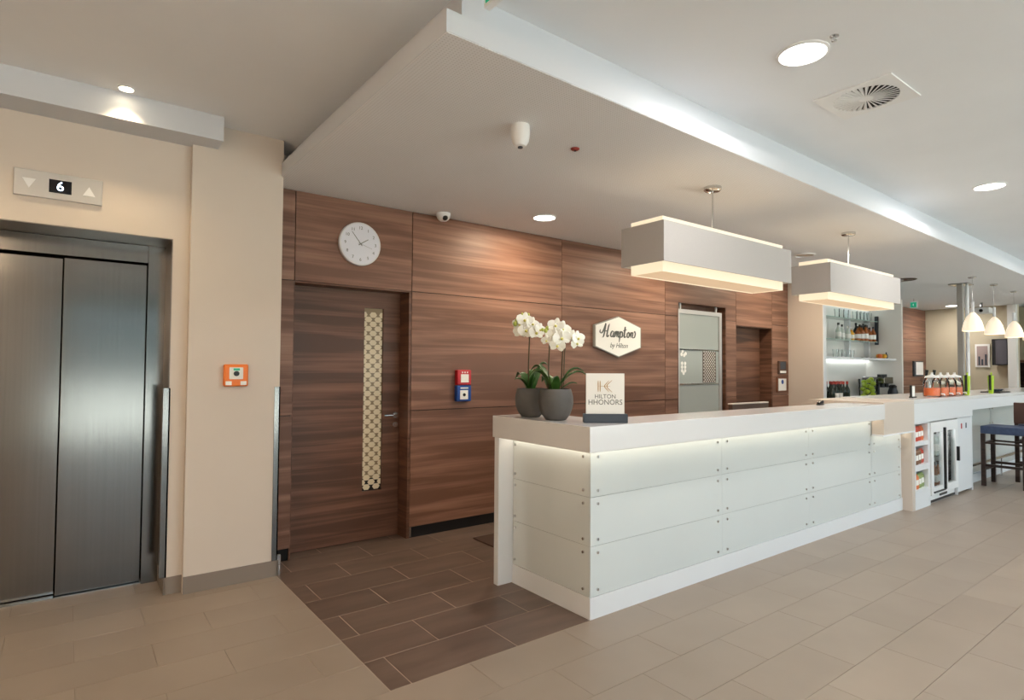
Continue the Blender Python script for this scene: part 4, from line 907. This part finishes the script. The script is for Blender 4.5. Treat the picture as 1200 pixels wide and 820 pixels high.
def exitsign(loc, w, h, ax, label):
    t = thing('exit_sign', loc, label, 'exit sign')
    x, y, z = loc
    if ax == 'x':
        build(MB().box(x, x+.03, y, y+w, z, z+h), 'sign_case', 'offwhite', t, bevel=.003); build(MB().box(x-.002, x, y+.014, y+w-.014, z+.014, z+h-.014), 'sign_face', 'green', t)
        build(MB().prism([(y+w*.62, z+h*.5), (y+w*.45, z+h*.7), (y+w*.45, z+h*.3)], 'x', x-.004, x-.002), 'arrow', 'paper', t)
    build(MB().cyl((x+.015, y+w*.5, z+h), (x+.015, y+w*.5, ZM if y < 2 else ZC), .006, n=8), 'hanger', 'chrome', t)
exitsign((1.285, 1.60, 2.845), .30, .12, 'x', 'green exit sign hanging from main ceiling at top edge')
exitsign((12.3, 4.06, 2.56), .12, .12, 'x', 'small green exit sign far away beyond back bar')
for x, y, r, lb in ((9.6, 3.33, .16, 'round grey ceiling grille beyond the smaller box lamp'),):
    t = thing('ceiling_grille', (x, y, ZC), lb, 'air vent')
    build(MB().lathe([(r,0),(r,-.006),(r*.9,-.012),(r*.85,-.004)], (x,y,ZC), 24), 'grille_ring', 'steel', t, smooth=True)
    for k in range(4): build(MB().lathe([(r*(.78-.2*k),-.002),(r*(.78-.2*k),-.01),(r*(.70-.2*k),-.012),(r*(.68-.2*k),-.002)], (x,y,ZC), 24), 'grille_ring', 'steel', t, smooth=True)

# ------------------------------------------------------------------ far end of the room
wr = struct('wall_right', (14.93, 4, 0), 'tan wall at the far right end of the room')
build(MB().box(14.93, 15.05, 3.22, 4.85, 0, ZM), 'wall_face', 'tan', wr)
build(MB().box(11.26, 14.93, 4.80, 4.9, 0, ZM), 'wall_face', 'white_wall', wr)
for z0, z1 in ((.0, 1.1), (1.1, 2.06), (2.06, 2.73)): build(MB().box(13.0, 14.92, 4.775, 4.80, z0+.003, z1-.003), 'wood_panel', 'wood', wr)
build(MB().box(14.78, 14.90, 3.21, 3.345, 0, ZM), 'white_post', 'white_wall', wr)
build(MB().box(18.4, 18.6, YF, 5.4, 0, ZM), 'wall_end', 'tan'); tag(bpy.data.objects['wall_end'], 'distant end wall beyond the bar', kind='structure')
build(MB().box(11.2, 18.5, 5.3, 5.4, 0, ZM), 'wall_far', 'tan'); tag(bpy.data.objects['wall_far'], 'rear wall of the far room', kind='structure')
t = thing('metal_column', (10.8, 2.95, 0), 'slim grey metal column with white pipe behind bar', 'column')
build(MB().box(10.72, 10.79, 2.95, 3.02, 0, ZC), 'column_profile', mat('column_grey', rgb(150, 147, 142), .4), t)
build(MB().cyl((10.86, 2.93, 0), (10.86, 2.93, ZC), .024, n=12), 'pipe', 'white', t, smooth=True)
build(MB().box(10.62, 10.92, 2.86, 3.10, ZC-.015, ZC), 'top_plate', 'steel', t)
t = thing('wall_picture', (14.93, 3.8, 1.5), 'white framed picture of dark figures on tan wall', 'picture')
build(MB().box(14.90, 14.93, 3.66, 3.90, 1.50, 1.97), 'frame', 'paper', t); build(MB().box(14.895, 14.90, 3.69, 3.87, 1.53, 1.93), 'print', mat('print_mauve', rgb(176, 156, 150), .6), t)
for y, h in ((3.72, .22), (3.78, .12), (3.83, .18)): build(MB().box(14.892, 14.895, y-.015, y+.015, 1.54, 1.54+h), 'print_figure', 'slate', t)
t = thing('wall_television', (14.9, 3.35, 1.5), 'flat black television tilted out from the tan wall', 'television')
build(MB().box(14.80, 14.86, 3.36, 3.60, 1.54, 2.06), 'television_side', 'black', t)
build(MB().box(14.795, 14.80, 3.365, 3.54, 1.56, 2.04), 'television_screen', mat('tv_screen', rgb(96, 92, 98), .15), t)
build(MB().box(14.86, 14.93, 3.45, 3.52, 1.7, 1.9), 'wall_mount', 'black', t)
t = thing('wall_notice', (14.35, 4.775, 1.3), 'small white notice with dark edge on far wood panel', 'notice')
build(MB().box(14.15, 14.65, 4.74, 4.775, 1.30, 1.62), 'frame', 'slate', t); build(MB().box(14.24, 14.63, 4.735, 4.74, 1.33, 1.60), 'sheet', 'paper', t)
t = thing('projector', (14.0, 3.55, 2.4), 'white projector hanging from ceiling near the bell pendants', 'projector')
build(MB().box(13.85, 14.15, 3.40, 3.70, 2.52, 2.63), 'projector_body', 'offwhite', t, bevel=.01); build(MB().cyl((14.0,3.55,2.63), (14.0,3.55,ZC), .02, n=10), 'mount', 'steel', t)
build(MB().cyl((13.85,3.52,2.57), (13.83,3.52,2.57), .03, n=12), 'projector_lens', 'black', t)
# far shelf seen at the right edge
t = thing('far_shelf', (17.6, 3.8, 0), 'brown wooden shelf rack at far right edge', 'shelf')
build(MB().box(17.4, 17.8, 2.6, 4.2, 1.62, 1.68), 'shelf_top', 'wood', t)
build(MB().box(17.4, 17.8, 2.6, 4.2, 1.05, 1.10), 'shelf_board', 'wood_dark', t); build(MB().box(17.75, 17.8, 2.6, 4.2, .0, 1.62), 'shelf_back', 'wood_dark', t)
for y in (2.6, 3.4, 4.15): build(MB().box(17.4, 17.75, y, y+.05, 0, 1.62), 'shelf_post', 'wood_dark', t)
for y in (2.85, 3.05, 3.25): build(MB().box(17.42, 17.44, y, y+.03, 1.10, 1.62), 'divider', 'black', t)
for z in (1.25, 1.42): build(MB().box(17.42, 17.44, 2.65, 3.4, z, z+.03), 'divider', 'black', t)

# ------------------------------------------------------------------ window front behind the camera, side wall
wf = struct('wall_front', (7, YF, 0), 'window front of the lobby behind the viewer')
build(MB().box(X0, X1, YF-.2, YF, 2.75, ZM).box(X0, -.2, YF-.2, YF, 0, 2.75).box(17.8, X1, YF-.2, YF, 0, 2.75), 'wall_face', 'white_wall', wf)
for i in range(9):
    a, b = -.2+2.*i, -.2+2.*(i+1)
    w = struct('window_%d' % (i+1), ((a+b)/2, YF, 0), 'tall aluminium framed window of the lobby front')
    build(MB().box(a, a+.06, YF-.12, YF-.04, 0, 2.75).box(b-.06, b, YF-.12, YF-.04, 0, 2.75).box(a+.06, b-.06, YF-.12, YF-.04, 0, .08).box(a+.06, b-.06, YF-.12, YF-.04, 2.69, 2.75), 'window_frame', 'slate', w)
    build(MB().box(a+.06, b-.06, YF-.09, YF-.08, .08, 2.69), 'window_pane', 'clear', w)
build(MB().box(X0-.2, X0, YF-.2, 5.4, 0, ZM), 'wall_side', 'wall'); tag(bpy.data.objects['wall_side'], 'beige side wall left of the lift', kind='structure')
build(MB().box(-40, 60, -60, YF-.2, -.12, -.02), 'ground_outside', 'concrete'); tag(bpy.data.objects['ground_outside'], 'pale paving outside the windows', kind='structure')
build(MB().box(-60, 80, -46, -42, -.02, 6.5), 'reflection_band_outside', 'reflection_band'); tag(bpy.data.objects['reflection_band_outside'], 'dark band added far outside to darken lift door reflections', kind='structure')  # dark block added outside; its reflection darkens the upper lift doors
